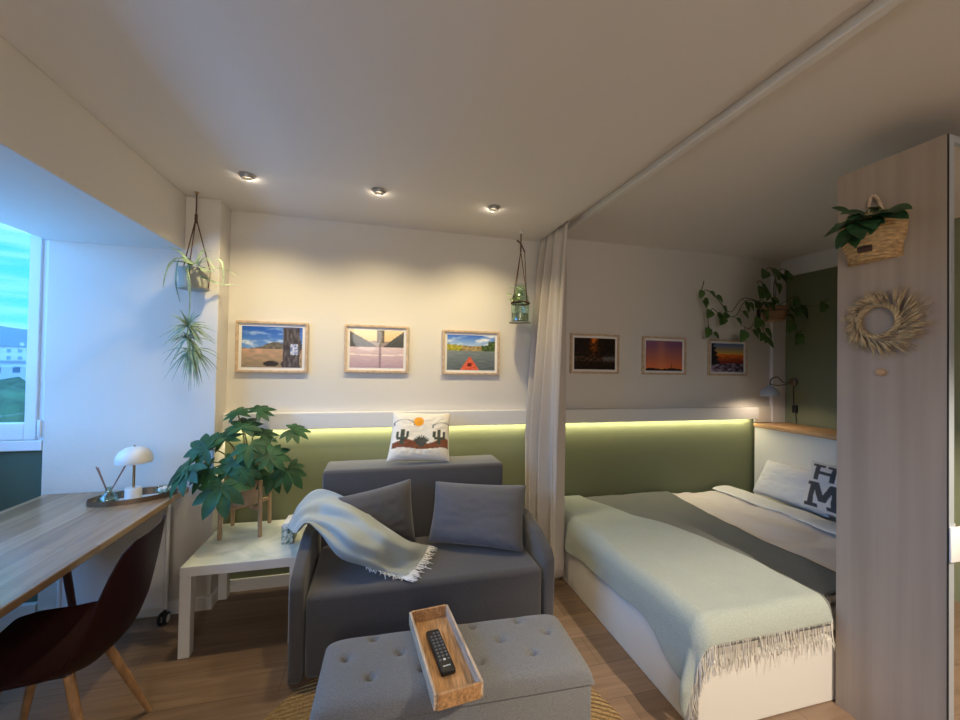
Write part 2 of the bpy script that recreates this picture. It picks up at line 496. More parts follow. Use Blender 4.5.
def building(x, y, w, d, z1, label, roof=True, rot=0):
    t = thing('building', label, 'building', (x, y, -10))
    R = Matrix.Translation((x, y, 0)) @ Matrix.Rotation(rot, 4, 'Z')
    obj('wall', bx((-w / 2, -d / 2, -10), (w / 2, d / 2, z1), 0, mtx=R), 'render', t, smooth=False)
    obj('roof', bx((-w / 2 - .4, -d / 2 - .4, z1), (w / 2 + .4, d / 2 + .4, z1 + .6), 0, mtx=R), 'roof', t, smooth=False)
    n = int(w / 3)
    for f in range(2):
        for k in range(n):
            xx = -w / 2 + (k + .5) * w / n
            obj('window', bx((xx - .6, -d / 2 - .05, z1 - 2.3 - f * 3), (xx + .6, -d / 2 + .1, z1 - .9 - f * 3), mtx=R), 'winglass', t, smooth=False)
    obj('chimney', bx((w * .2, -.5, z1), (w * .2 + 1.2, .6, z1 + 2.1), mtx=R), 'render', t, smooth=False)
def at_ray(px, py, d):
    r_ = ray(px, py); r_.z = r_.z / math.hypot(r_.x, r_.y); h = math.hypot(r_.x, r_.y); return EYEP + V((r_.x / h, r_.y / h, r_.z)) * d
p = at_ray(9, 347, 260); building(p.x, p.y, 15, 9, p.z, 'white rendered house, the taller of the two pale houses in the window view', rot=.63)
p = at_ray(17, 363, 150); building(p.x, p.y, 9, 7, p.z, 'low pale house in front of the taller house in the window view', rot=.6)


def blob_tree(bm, c, r, seed):
    t = bmesh.new(); bmesh.ops.create_icosphere(t, subdivisions=3, radius=r)
    for v in t.verts:
        n = v.co.normalized(); v.co = n * r * (1 + .28 * noise.noise(n * 2.3 + V((seed, 0, 0))) + .16 * noise.noise(n * 6 + V((0, seed, 0)))); v.co.z *= .85
    merge(bm, t, Matrix.Translation(c))
for k, (px, d, r, lab) in enumerate(((-14, 46, 3.0, 'leftmost round green tree below the house in the window view'), (12, 30, 1.7, 'round green tree in front of the low house at the bottom of the window view'), (40, 38, 2.4, 'green tree beside the window frame, rightmost in the window view'))):
    dd = ray(px, 400).normalized(); p = EYEP + dd * d
    t = thing('garden_tree', lab, 'tree', (p.x, p.y, -10), 'trees outside the window')
    bm = NB(); blob_tree(bm, (p.x, p.y, p.z - .9), r, k * 3.1); obj('crown', bm, 'treeleaf', t)
    bm = NB(); tube(bm, [(p.x, p.y, -10), (p.x, p.y, p.z - 1)], [.3, .2]); obj('trunk', bm, 'vine', t)

# ------------------------------------------------------------------ desk and things on it
DZ = .74
t = thing('desk', 'oak desk with butcher block top along the window wall', 'desk', (-1.4, 1.6, 0))
obj('desktop', bx((-1.745, .75, DZ - .03), (-1.06, 2.655, DZ), .005), 'desk', t, smooth=False)
obj('apron', bx((-1.68, .85, DZ - .075), (-1.66, 2.6, DZ - .031)), 'darkred', t, smooth=False)
for (x0, y0, x1, y1) in ((-1.31, 2.09, *onz(79, 645, 0).xy), (-1.66, 2.09, -1.66, 2.2), (-1.12, .85, -1.10, .8), (-1.66, .85, -1.68, .8)):
    bm = NB(); tube(bm, [(x0, y0, DZ - .031), (x1, y1, 0)], [.017, .013], 10); lg = obj('leg', bm, 'darkred', t)
    bm = bx((x0 - .03, y0 - .03, DZ - .05), (x0 + .03, y0 + .03, DZ - .0305), .004); obj('bracket', bm, 'black', lg)

t = thing('rolling_stand', 'white metal stand on black casters under the far end of the desk', 'stand', (-1.15, 2.57, 0))
for x in (-1.135, -1.62):
    bm = NB(); tube(bm, [(x, 2.59, .08), (x, 2.59, DZ - .05)], .011, 10); obj('post', bm, 'wplastic', t)
    for s in (-1, 1):
        bm = NB(); lathe(bm, [(.0, -.008), (.030, -.008), (.034, -.004), (.034, .004), (.030, .008), (0, .008)], seg=20)
        bmesh.ops.transform(bm, matrix=Matrix.Translation((x + .013 * s, 2.575, .0345)) @ Matrix.Rotation(PI / 2, 4, 'Y'), verts=bm.verts)
        w = obj('caster_wheel', bm, 'black', t); w['label'] = 'black caster wheel'
        bm = NB(); lathe(bm, [(0, -.0095), (.021, -.0095), (.021, .0095), (0, .0095)], seg=16)
        bmesh.ops.transform(bm, matrix=Matrix.Translation((x + .013 * s, 2.575, .0345)) @ Matrix.Rotation(PI / 2, 4, 'Y'), verts=bm.verts)
        obj('hub', bm, 'wplastic', w)
    obj('caster_fork', bx((x - .004, 2.56, .04), (x + .004, 2.60, .082), .004), 'black', t)
bm = NB(); tube(bm, [(-1.62, 2.59, DZ - .05), (-1.135, 2.59, DZ - .05)], .011, 10); obj('crossbar', bm, 'wplastic', t)
bm = bx((-1.61, 2.586, .09), (-1.146, 2.594, DZ - .07)); obj('panel', bm, 'wplastic', t, smooth=False)

# wall outlet
p = ony(75, 592, YP); t = thing('wall_outlet', 'white round-socket wall outlet low on the alcove wall under the desk', 'outlet', (p.x, YP, p.z))
obj('plate', bx((p.x - .04, YP - .008, p.z - .04), (p.x + .04, YP, p.z + .04), .004), 'wplastic', t)
bm = NB(); lathe(bm, [(0, .0), (.02, .0), (.021, .002), (.021, .0)], seg=20)
bmesh.ops.transform(bm, matrix=Matrix.Translation((p.x, YP - .0085, p.z)) @ Matrix.Rotation(PI / 2, 4, 'X'), verts=bm.verts); obj('socket', bm, 'button', t)

# oval tray
TC = V((-1.245, 2.485, DZ)); TR = .42
t = thing('oval_tray', 'oval mirrored tray with a dark bronze rim on the far end of the desk', 'tray', TC)
bm = NB(); lathe(bm, [(0, .0), (1, .0), (1, .006), (0, .006)], TC, 48, .18, .10, TR); obj('mirror_base', bm, 'mirror', t)
bm = NB(); lathe(bm, [(1.0, .0), (1.012, .0), (1.012, .026), (1.0, .026), (1.0, .0)], TC, 48, .18, .10, TR); obj('rim', bm, 'bronze', t)
TZ = DZ + .007
c = V((-1.245, 2.475, TZ)); t = thing('table_lamp', 'small ivory mushroom lamp with a domed shade on the oval tray', 'lamp', c)
bm = NB(); lathe(bm, [(0, 0), (.034, 0), (.036, .004), (.036, .05), (.032, .056), (0, .056)], c, 28); obj('base', bm, 'lampshade', t)
bm = NB(); tube(bm, [c + V((0, 0, .05)), c + V((0, 0, .235))], .006, 10); obj('stem', bm, 'brass', t)
bm = NB(); lathe(bm, [(.062, .185), (.078, .188), (.080, .195), (.076, .222), (.062, .248), (.04, .264), (.012, .271), (0, .272), (0, .266), (.055, .245), (.070, .215), (.074, .195), (.062, .19)], c, 32); obj('shade', bm, 'lampshade', t)
bm = NB(); lathe(bm, [(0, .268), (.006, .268), (.006, .278), (0, .28)], c, 12); obj('finial', bm, 'brass', t)
c = V((-1.335, 2.44, TZ)); t = thing('reed_diffuser', 'glass reed diffuser with brown sticks at the left of the oval tray', 'diffuser', c)
bm = NB(); lathe(bm, [(0, 0), (.042, 0), (.044, .006), (.036, .026), (.016, .046), (.013, .07), (.0145, .074), (.010, .074), (.010, .05), (.03, .024), (.036, .006), (0, .005)], c, 24); obj('bottle', bm, 'glass', t)
bm = NB(); lathe(bm, [(0, .0055), (.034, .0055), (.030, .018), (0, .018)], c, 20); obj('oil', bm, 'oil', t)
for dx, dy in ((-.062, .02), (-.045, .0), (.055, .02), (.06, .0), (.066, -.012)):
    bm = NB(); tube(bm, [c + V((-dx * .1, -dy * .1, .02)), c + V((dx * 1.1, dy, .175))], .0028, 6); obj('reed', bm, 'reed', t)
c = V((-1.128, 2.535, TZ)); t = thing('glass_bowl', 'small clear glass bowl of pale stones at the right end of the oval tray', 'bowl', c)
bm = NB(); lathe(bm, [(0, 0), (.028, 0), (.045, .015), (.05, .034), (.047, .034), (.042, .017), (.026, .004), (0, .004)], c, 24); obj('bowl', bm, 'glass', t)
for k in range(6):
    a = k * 1.05; tt = bmesh.new(); bmesh.ops.create_icosphere(tt, subdivisions=2, radius=.013)
    bm = NB(); merge(bm, tt, Matrix.Translation(c + V((.021 * math.cos(a), .021 * math.sin(a), .02)))); o = obj('stone', bm, 'sheet')
    tag(o, 'pale round stones lying in the small glass bowl on the tray', 'stone', 'stones in the glass bowl')

# chair
CHC = V((-1.10, 1.74, 0)); CHR = math.radians(-174)      # facing -x
t = thing('shell_chair', 'burgundy moulded shell chair on splayed wooden legs pulled up to the desk', 'chair', CHC)
CM = Matrix.Translation(CHC) @ Matrix.Rotation(CHR, 4, 'Z')
def shellf(u, v):
    # u along profile front lip -> back top ; v across
    prof = [(.235, .435), (.215, .455), (.15, .446), (.05, .422), (-.06, .405), (-.155, .415), (-.218, .475), (-.248, .56), (-.266, .65), (-.282, .745), (-.290, .815), (-.293, .845)]
    s = u * (len(prof) - 1); i = min(int(s), len(prof) - 2); f = s - i
    x = prof[i][0] * (1 - f) + prof[i + 1][0] * f; z = prof[i][1] * (1 - f) + prof[i + 1][1] * f
    hw = [.20, .215, .225, .232, .235, .235, .232, .225, .212, .195, .172, .125]; w = hw[i] * (1 - f) + hw[i + 1] * f
    b = v * 2 - 1; k = abs(b) ** 2.6
    lift = [.0, .01, .03, .05, .075, .085, .06, .02, .0, 0, 0, 0]; fw = [0, 0, 0, 0, .0, .02, .06, .075, .07, .055, .035, .015]
    li = lift[i] * (1 - f) + lift[i + 1] * f; fo = fw[i] * (1 - f) + fw[i + 1] * f
    return CM @ V((x + fo * k, b * w, z + li * k))
bm = NB(); grid(bm, shellf, 33, 22); o = obj('seat_shell', bm, 'shell', t); solid(o, .008, 1); subsurf(o, 1)
for sx, sy in ((1, 1), (1, -1), (-1, 1), (-1, -1)):
    top = CM @ V((.09 * sx - .0, .10 * sy, .402)); ft = CM @ V((.205 * sx - .01, .20 * sy, 0))
    bm = NB(); tube(bm, [top, top.lerp(ft, .5), ft], [.015, .014, .009], 12); obj('leg', bm, 'beech', t)
for sy in (-1, 1):
    bm = NB(); tube(bm, [CM @ V((.08, .10 * sy, .404)), CM @ V((-.08, .10 * sy, .404))], .007, 8); obj('seat_bracket', bm, 'black', t)


# ------------------------------------------------------------------ side table with plant
TX0, TX1, TY0, TY1, TZZ = -.935, -.385, 2.262, 2.812, .45
t = thing('side_table', 'white square side table with marbled top beside the sofa', 'table', (-.66, 2.54, 0))
obj('tabletop', bx((TX0, TY0, TZZ - .05), (TX1, TY1, TZZ - .001), .002), 'white', t, smooth=False)
obj('marbled_cover', bx((TX0 + .002, TY0 + .002, TZZ - .001), (TX1 - .002, TY1 - .002, TZZ)), 'marble', t, smooth=False)
for x in (TX0, TX1 - .05):
    for y in (TY0, TY1 - .05):
        obj('leg', bx((x, y, 0), (x + .05, y + .05, TZZ - .05), .002), 'white', t, smooth=False)

PC = V((-.762, 2.668, TZZ))
t = thing('plant_stand', 'wooden four-legged plant stand on the marbled side table', 'stand', PC)
for sx in (-1, 1):
    for sy in (-1, 1):
        bm = NB(); tube(bm, [PC + V((.105 * sx, .105 * sy, 0)), PC + V((.1 * sx, .1 * sy, .33))], .0115, 10); obj('leg', bm, 'standwood', t)
bm = NB(); s_ = .1
for a in (0, PI / 2):
    box(bm, (-.135, -.009, .15), (.135, .009, .17), .002, mtx=Matrix.Translation(PC) @ Matrix.Rotation(a + PI / 4, 4, 'Z'))
obj('crossbar', bm, 'standwood', t)
t = thing('potted_fatsia', 'large potted plant with dark palmate leaves on the wooden stand by the sofa', 'plant', PC + V((0, 0, .171)))
b0 = PC + V((0, 0, .171))
bm = NB(); lathe(bm, [(0, 0), (.068, 0), (.074, .006), (.09, .14), (.094, .145), (.094, .175), (.086, .175), (.08, .14), (0, .14)], b0, 32); obj('pot', bm, 'tanpot', t)
bm = NB(); lathe(bm, [(0, .152), (.082, .15)], b0, 24); obj('soil', bm, 'soil', t)


def palm_leaf(bm, c, n, d, R, lobes=8):
    """palmate leaf: centre c, face normal n, main axis d"""
    n = V(n).normalized(); d = (V(d) - n * V(d).dot(n)).normalized(); s = n.cross(d)
    for k in range(lobes):
        a = (k - (lobes - 1) / 2) / (lobes - 1) * math.radians(250)
        L = R * (1 - .33 * abs(a) / 2.2) * random.uniform(.93, 1.05); dd = d * math.cos(a) + s * math.sin(a)
        leaf(bm, c + n * .0015 * (k % 2), dd, n, L, L * .195, .18 + .12 * random.random(), lambda t: (.55 * t / .28 + .3 if t < .28 else .85 + .15 * math.sin((t - .28) / .3 * PI / 2) if t < .58 else max(0, 1 - ((t - .58) / .42) ** 1.6)), 9, .22)
    # web between lobes
    cv = bm.verts.new(c + n * .001); rg = []
    for k in range(13):
        a = (k / 12 - .5) * math.radians(258); dd = d * math.cos(a) + s * math.sin(a); rg.append(bm.verts.new(c + dd * R * .30 - n * .012 * R))
    for a_, b_ in zip(rg, rg[1:]): bm.faces.new((cv, a_, b_))


FL = [  # px, py, depth y, normal, axis, radius
    ((243, 428), 2.62, (.1, -.6, .8), (.1, -.1, 1), .125), ((206, 449), 2.52, (-.2, -.7, .6), (-.9, -.1, .35), .14), ((188, 468), 2.44, (-.5, -.5, .6), (-.7, -.2, -.7), .165),
    ((222, 486), 2.42, (0, -.8, .6), (-.05, -.5, -.8), .165), ((292, 430), 2.58, (.2, -.5, .9), (.9, 0, -.15), .115), ((288, 470), 2.56, (.3, -.7, .5), (.35, -.2, -1), .13),
    ((250, 447), 2.52, (.1, -.7, .7), (.3, -.4, -.5), .12), ((270, 455), 2.50, (.2, -.7, .7), (.8, -.2, -.3), .125), ((233, 462), 2.50, (-.2, -.8, .6), (-.2, -.4, -.8), .12),
    ((262, 436), 2.66, (.3, -.5, .8), (.5, .1, .6), .105), ((208, 470), 2.50, (-.4, -.7, .6), (-.6, 0, -.7), .13), ((238, 414), 2.66, (-.1, -.5, .85), (-.3, 0, 1), .10), ((258, 412), 2.68, (.1, -.5, .8), (.5, .1, .9), .105), ((272, 475), 2.62, (.3, -.7, .5), (.1, -.2, -1), .12),
    ((225, 440), 2.60, (-.2, -.6, .8), (-.4, .2, .7), .12), ((245, 470), 2.46, (.1, -.9, .4), (.2, -.3, -.9), .105)]
for (px, py), y, n, d, R in FL:
    p = ony(px, py, y)
    bm = NB(); palm_leaf(bm, p, n, d, R * 1.1); lf = obj('leaf', bm, 'leaf', t)
    q = b0 + V((random.uniform(-.03, .03), random.uniform(-.03, .03), .15))
    bm = NB(); tube(bm, smooth_pts([q, q.lerp(p, .5) + V((0, 0, .06)), p], 5), [.004] * 11, 6); obj('petiole', bm, 'stem', t)

# patterned box half under the throw
c = onz(295, 533, TZZ); x0 = TX1 - .128
t = thing('patterned_box', 'small white box with green leaf pattern on the side table against the throw', 'box', (x0 + .03, 2.45, TZZ))
obj('body', bx((x0 + .002, 2.42, TZZ), (x0 + .062, 2.55, TZZ + .10), .003), 'tissue', t)
prism_ = NB(); prism(prism_, [(x0, TZZ + .10), (x0 + .064, TZZ + .10), (x0 + .060, TZZ + .125), (x0 + .012, TZZ + .118)], 'y', 2.418, 2.552); obj('lid', prism_, 'white', t, smooth=False)

# ------------------------------------------------------------------ sofa
RUGZ = .010
SXL, SXR = -.305, .872
t = thing('sofa', 'dark grey fabric two-seat sofa with low slanted arms', 'sofa', (.28, 2.35, 0))
obj('seat', bx((SXL, 1.95, .013), (SXR, 2.49, .405), .032, 5), 'sofa', t)
obj('backrest', bx((SXL - .008, 2.50, .05), (SXR - .05, 2.765, .832), .022, 4), 'sofa', t)
for xa, xb in ((SXL - .072, SXL - .008), (SXR + .008, SXR + .072)):
    bm = NB(); prism(bm, [(1.955, .003), (1.952, .44), (1.985, .485), (2.12, .535), (2.30, .558), (2.74, .565), (2.74, .003)], 'x', xa, xb, .018, 4); obj('armrest', bm, 'sofa', t)
for x in (SXL, SXR - .05):
    for y in (2.0, 2.68):
        obj('foot', bx((x, y, RUGZ if y < 2.2 else 0), (x + .05, y + .05, .022), .003), 'darkred', t)
def pil(name, corners, th, label, cat, m, seed, **k):
    bm = pillow_bm(corners, th, seed=seed, **k); o = obj(name, bm, m); subsurf(o, 1); return tag(o, label, cat, 'cushions on the sofa')
pil('cushion', [onz(426, 543, .42), onz(525, 554, .42), ony(528, 484, 2.36), ony(434, 480, 2.43)], .17, 'blue-grey rectangular cushion leaning at the right end of the sofa', 'cushion', 'cush', 2)
pil('cushion', [onz(341, 557, .42), onz(417, 543, .42), ony(412, 477, 2.43), ony(336, 497, 2.37)], .17, 'grey cushion leaning at the left of the sofa, half under the throw', 'cushion', 'sofa', 5)


def dimg(u, v):
    # desert print
    bgc = (232, 226, 214)
    if (u - .44) ** 2 + ((v - .77) * .85) ** 2 < .0075: return (232, 160, 45)
    for cx, lean in ((.18, 0), (.80, .0)):
        x = u - cx
        if abs(x) < .03 and .30 < v < .60 + .0: return (70, 78, 66)
        if abs(abs(x) - .085) < .022 and .44 < v < .56: return (70, 78, 66)
        if abs(x) < .09 and .40 < v < .45: return (70, 78, 66)
    for k in range(-4, 5):
        a = k * .19; rx, ry = u - .50, v - .26; 
        tpar = rx * math.sin(a) + ry * math.cos(a); q = rx * math.cos(a) - ry * math.sin(a)
        if 0 < tpar < .23 - abs(k) * .012 and abs(q) < .026 * (1 - tpar / .26) + .005: return (72, 74, 68)
    hl = .30 + .10 * math.exp(-((u - .25) / .2) ** 2) + .14 * math.exp(-((u - .88) / .16) ** 2)
    if .22 + .02 * math.sin(u * 9) < v < hl and .03 < u < .97: return (122, 72, 48)
    for cx, cy in ((.2, .72), (.85, .66)):
        if abs(((u - cx) / .17) ** 2 + ((v - cy) / .09) ** 2 - 1) < .16 and v > cy - .03: return (120, 130, 140)
    return bgc
dimg.bg = (225, 222, 216)
pil('cushion', [ony(386, 462, 2.58), ony(450, 462, 2.58), ony(451, 413, 2.725), ony(393, 412, 2.725)], .11, 'white cushion printed with desert cacti and sun on top of the sofa back', 'cushion', 'dprint', 9, n=72, image=dimg, wr=.004)

# throw over the left arm
rows = [
    [ony(287, 531, 2.42), ony(300, 505, 2.47), ony(318, 490, 2.47), ony(348, 499, 2.36), ony(378, 521, 2.24), ony(408, 540, 2.14), onz(429, 545, .425)],
    [ony(288, 528, 2.34), ony(300, 508, 2.37), ony(321, 500, 2.36), ony(348, 512, 2.22), ony(378, 533, 2.10), ony(405, 550, 2.08), onz(424, 556, .424)],
    [ony(290, 530, 2.26), ony(303, 514, 2.28), ony(322, 515, 2.25), ony(346, 530, 2.10), ony(372, 548, 2.04), ony(397, 561, 2.09), onz(416, 567, .42)],
    [ony(294, 533, 2.20), ony(307, 521, 2.21), ony(323, 527, 2.17), ony(343, 545, 2.05), ony(366, 559, 2.02), ony(388, 569, 2.04), onz(407, 576, .418)],
    [ony(298, 531, 2.16), ony(309, 524, 2.16), ony(321, 534, 2.13), ony(338, 556, 2.07), ony(362, 565, 2.04), ony(384, 573, 2.02), onz(402, 578, .416)]]
def cr(ps, s):
    n = len(ps) - 1; s *= n; i = min(int(s), n - 1); f = s - i
    p0, p1, p2, p3 = ps[max(i - 1, 0)], ps[i], ps[i + 1], ps[min(i + 2, n)]
    return .5 * ((2 * p1) + (p2 - p0) * f + (2 * p0 - 5 * p1 + 4 * p2 - p3) * f * f + (3 * p1 - p0 - 3 * p2 + p3) * f ** 3)
def throwf(u, v):
    p = cr([cr(r, u) for r in rows], v)
    w = math.sin(v * 21 + u * 6 + 3 * noise.noise(p * 4)) * .016 * (.4 + .6 * math.sin(PI * min(1, u * 1.3))) + noise.noise(p * 9) * .016
    p = p + V((-.3, -.7, .65)) * w
    if p.z < .418 and p.x > SXL: p.z = .418 + .3 * max(0, w)
    return p
t = thing('throw_blanket', 'pale sage throw with white fringe draped over the left sofa arm', 'blanket', (-.2, 2.2, .41))
bm = NB(); vs = grid(bm, throwf, 60, 36); o = obj('cloth', bm, 'throw', t); solid(o, .006, 0); subsurf(o, 1)
edge = [throwf(1, k / 12) for k in range(13)]
bm = NB(); fringe(bm, edge, lambda q: (.80, -.35 - .3 * q, -.12), .055, .0022, 70, 3)
e2 = [throwf(1 - k / 12 * .32, 1) for k in range(13)]
fringe(bm, e2, lambda q: (.2, -.9, -.1), .028, .002, 26, 5)
o = obj('fringe', bm, 'wfringe', t); o['label'] = 'white fringe'

# ------------------------------------------------------------------ rug, ottoman, tray, remote
bm = NB(); lathe(bm, [(0, RUGZ), (.78, RUGZ), (.80, .006), (.80, 0)], (.23, 1.35, 0), 64)
tag(obj('rug', bm, 'jute'), 'round natural jute rug under the ottoman', 'rug')
# ottoman
OA, OB = onz(333, 640, .42), onz(556, 612, .42); OC = onz(592, 681, .365); OD = onz(428, 709, .365)
ox = (OB - OA); ox.z = 0; OW = ox.length; ox.normalize(); oy = V((-ox.y, ox.x, 0)); depth = abs((OC - OB).dot(oy))
print('ottoman', OA, OB, OC, OD, OW, depth)
OCN = (OA + OB) / 2 - oy * (depth / 2 - .010); OCN.z = 0; OCN -= ox * .008
OM = Matrix.Translation(OCN) @ Matrix.Rotation(math.atan2(ox.y, ox.x), 4, 'Z')
t = thing('ottoman', 'heather grey tufted storage ottoman in front of the sofa', 'ottoman', OCN)
OW2, OD2 = OW / 2 + .022, depth / 2 + .015
obj('body', bx((-OW2 + .006, -OD2 + .006, RUGZ + .002), (OW2 - .006, OD2 - .006, .355), .012, 3, OM), 'otto', t)
pxs = [(374, 641), (424, 635), (472, 629), (517, 623), (346, 661), (400, 655), (452, 648), (500, 642), (546, 634), (370, 680), (424, 671), (480, 664), (532, 655)]
OI = OM.inverted(); tufts = [OI @ onz(*p, .41) for p in pxs]
print([tuple(round(c, 3) for c in q) for q in tufts])
def lidf(u, v, n=0):
    x, y = (u * 2 - 1), (v * 2 - 1)
    X, Y = x * OW2, y * OD2
    z = .36 + .067 * ((1 - abs(x) ** 14) * (1 - abs(y) ** 8)) ** .4
    for q in tufts:
        r = math.hypot(X - q.x, Y - q.y); z -= (.021 * math.exp(-(r / .013) ** 2) + .007 * math.exp(-(r / .032) ** 2)) * min(1, (OD2 - abs(Y)) / .04)
    return OM @ V((X, Y, z))
bm = NB(); vs = grid(bm, lidf, 180, 76)
n_ = len(vs)
per = [vs[i][0] for i in range(n_)] + [vs[-1][j] for j in range(1, len(vs[0]))] + [vs[i][-1] for i in range(n_ - 2, -1, -1)] + [vs[0][j] for j in range(len(vs[0]) - 2, 0, -1)]
bot = [bm.verts.new((v.co.x, v.co.y, .357)) for v in per]
for k in range(len(per)): bm.faces.new((per[k], bot[k], bot[(k + 1) % len(per)], per[(k + 1) % len(per)]))
bm.faces.new(bot); lid = obj('lid', bm, 'otto', t)
for q in tufts:
    bm = NB(); lathe(bm, [(0, .0), (.008, .0), (.009, .003), (.006, .006), (0, .007)], OM @ V((q.x, q.y, (OM.inverted() @ lidf(.5 + q.x / OW2 / 2, .5 + q.y / OD2 / 2)).z - .001)), 14); obj('tuft_button', bm, 'button', t)

OTZ = .4275
a, b_ = onz(411, 614, .468), onz(446, 607, .468); dvec = (onz(437, 700, .43) + onz(480, 690, .43)) / 2 - (onz(413, 624, .425) + onz(446, 612, .43)) / 2
ty = V((dvec.x, dvec.y, 0)).normalized(); tx = V((-ty.y, ty.x, 0)); 
cn = (onz(411, 614, .468) + onz(446, 607, .468) + onz(480, 680, .468) + onz(437, 700, .468)) / 4
print('tray', cn, ty)
TM = Matrix.Translation((cn.x, cn.y, OTZ)) @ Matrix.Rotation(math.atan2(tx.y, tx.x), 4, 'Z')
HWX, HWY = .076, .212
t = thing('wooden_tray', 'long wooden tray lying across the grey ottoman', 'tray', (cn.x, cn.y, OTZ))
obj('bottom', bx((-HWX, -HWY, 0), (HWX, HWY, .008), 0, mtx=TM), 'acacia', t, smooth=False)
for s in (-1, 1):
    obj('side_rail', bx((s * HWX - .005, -HWY, 0), (s * HWX + .005, HWY, .048), .0015, mtx=TM), 'bleach', t, smooth=False)
    obj('end_rail', bx((-HWX + .005, s * HWY - .005, 0), (HWX - .005, s * HWY + .005, .048), .0015, mtx=TM), 'acacia', t, smooth=False)
RZ = OTZ + .0085
r0, r1 = onz(433, 631, RZ + .02), onz(448, 668, RZ + .02); rc = (r0 + r1) / 2; rd = (r0 - r1); rl = rd.length / 2 + .011; ra = math.atan2(rd.y, rd.x) - PI / 2
print('remote', rc, rl)
RM = Matrix.Translation((rc.x, rc.y, RZ)) @ Matrix.Rotation(ra, 4, 'Z')
t = thing('remote_control', 'black television remote lying in the wooden tray', 'remote control', (rc.x, rc.y, RZ))
obj('case', bx((-.026, -rl, 0), (.026, rl, .02), .007, 3, RM), 'black', t)
k = 0
for r_ in range(9):
    for c_ in range(3):
        yy = rl - .026 - r_ * .0175; xx = (c_ - 1) * .0145
        key = 'white' if (r_ == 8 and c_ == 1) else 'darkred' if (r_ == 0 and c_ == 0) else 'button'
        bm = bx((xx - .0045, yy - .004, .0195), (xx + .0045, yy + .004, .0225), .001, 1, RM); q = obj('key', bm, key, t)
        if key != 'button': q['label'] = 'white key' if key == 'white' else 'red power key'
bm = NB()
for k in range(7):
    box(bm, (-.013 + k * .0038, -rl + .021, .0198), (-.0108 + k * .0038, -rl + .026, .0203), 0, 1, RM)
obj('maker_mark', bm, 'wplastic', t)

# ------------------------------------------------------------------ pictures
def clouds(u, v, s=4, seed=0): return .5 + .5 * noise.fractal(V((u * s, v * s * 2.2, seed)), 1, 2, 4)
def img1(u, v):
    if .68 < u < .97 - .02 * math.sin(v * 9) and v < 1 or (u > .66 - .02 * math.sin(v * 7) and u < .9 and v < .15):
        if .80 < u < .93 and .32 < v < .58: return lerp3((235, 235, 240), (90, 110, 180), noise.noise(V((u * 30, v * 30, 0))) + .4)
        k = noise.noise(V((u * 26, v * 7, 3))); return lerp3((58, 52, 56), (120, 110, 112), .4 + k)
    hz = .46 + .17 * math.exp(-((u - .55) / .22) ** 2) + .02 * noise.noise(V((u * 14, 0, 0)))
    if v > hz: return lerp3(lerp3((120, 165, 225), (40, 95, 190), (v - .45) * 2), (240, 245, 250), max(0, clouds(u, v) - .52) * 5 * (1.2 - v))
    if v > .46: return lerp3((95, 90, 80), (140, 130, 120), noise.noise(V((u * 20, v * 20, 1))) + .4)
    if ((u - .48) / .13) ** 2 + ((v - .09) / .07) ** 2 < 1: return (52, 45, 45)
    return lerp3((150, 135, 110), (215, 170, 140), v * 1.8 + .5 * noise.noise(V((u * 9, v * 16, 2))))
def img2(u, v):
    if v > .55:
        if abs(u - .56) < .065 and v > .66: return lerp3((70, 62, 45), (150, 120, 70), noise.noise(V((u * 50, v * 50, 0))) + .3)
        if abs(u - .555) < .012: return (70, 60, 55)
        m = .55 + .45 * max(0, 1 - u / .5) ** .9 * .9; m2 = .55 + .43 * max(0, (u - .62) / .38) ** .9
        if v < m or v < m2: return lerp3((52, 52, 48), (95, 92, 84), (v - .5) * 1.5 + .3 * noise.noise(V((u * 20, v * 20, 0))))
        if v < .72 - .1 * abs(u - .5): return (150, 130, 120)
        return lerp3((240, 195, 130), (250, 225, 180), (v - .6) * 2.2)
    c = lerp3((180, 150, 165), (228, 205, 205), v * 1.7 + .3 * noise.noise(V((u * 8, v * 40, 0))))
    if abs(u - .55) < .02: return lerp3(c, (130, 105, 115), .7)
    if abs(v - (.33 + .12 * (u - .5) ** 2)) < .015: return (245, 225, 215)
    return c
def img3(u, v):
    if v < .38 and abs(u - .47) < .19 * (1 - v / .38) + .01:
        if abs(u - .47) < .04 and .10 < v < .2: return (110, 35, 25)
        return lerp3((225, 80, 50), (240, 135, 105), noise.noise(V((u * 20, v * 20, 0))) + .4)
    if v < .54: return lerp3((75, 88, 92), (150, 160, 165), .45 + .9 * (v - .25) + .25 * noise.noise(V((u * 6, v * 30, 0))))
    hl = .68 + .12 * abs(u - .5) + .03 * noise.noise(V((u * 20, 0, 0))) + (.1 if u > .85 else 0)
    if v < hl:
        k = noise.noise(V((u * 16, v * 20, 4)))
        if u > .72: return lerp3((45, 70, 35), (120, 140, 60), .3 + k)
        return lerp3((110, 120, 40), (210, 190, 60), .5 + k) if u < .3 else lerp3((120, 100, 60), (205, 180, 120), .5 + k)
    return lerp3(lerp3((175, 205, 240), (55, 110, 210), (v - .7) * 3.4), (245, 248, 255), max(0, clouds(u, v, 3, 5) - .5) * 3)
def img4(u, v):
    k = noise.noise(V((u * 14, v * 14, 0))); c = lerp3((16, 10, 8), (70, 40, 22), .25 + k)
    g = math.exp(-((u - .47) / .09) ** 2) * max(0, v - .3) * 1.7
    c = lerp3(c, (235, 120, 20), g * (.7 + k))
    if .25 < v < .42: c = lerp3(c, (110, 80, 60), .5 + k)
    if v < .6 and u > .7: c = lerp3(c, (120, 125, 130), math.exp(-((v - .33 - .1 * (u - .7)) / .08) ** 2) * .8)
    return c
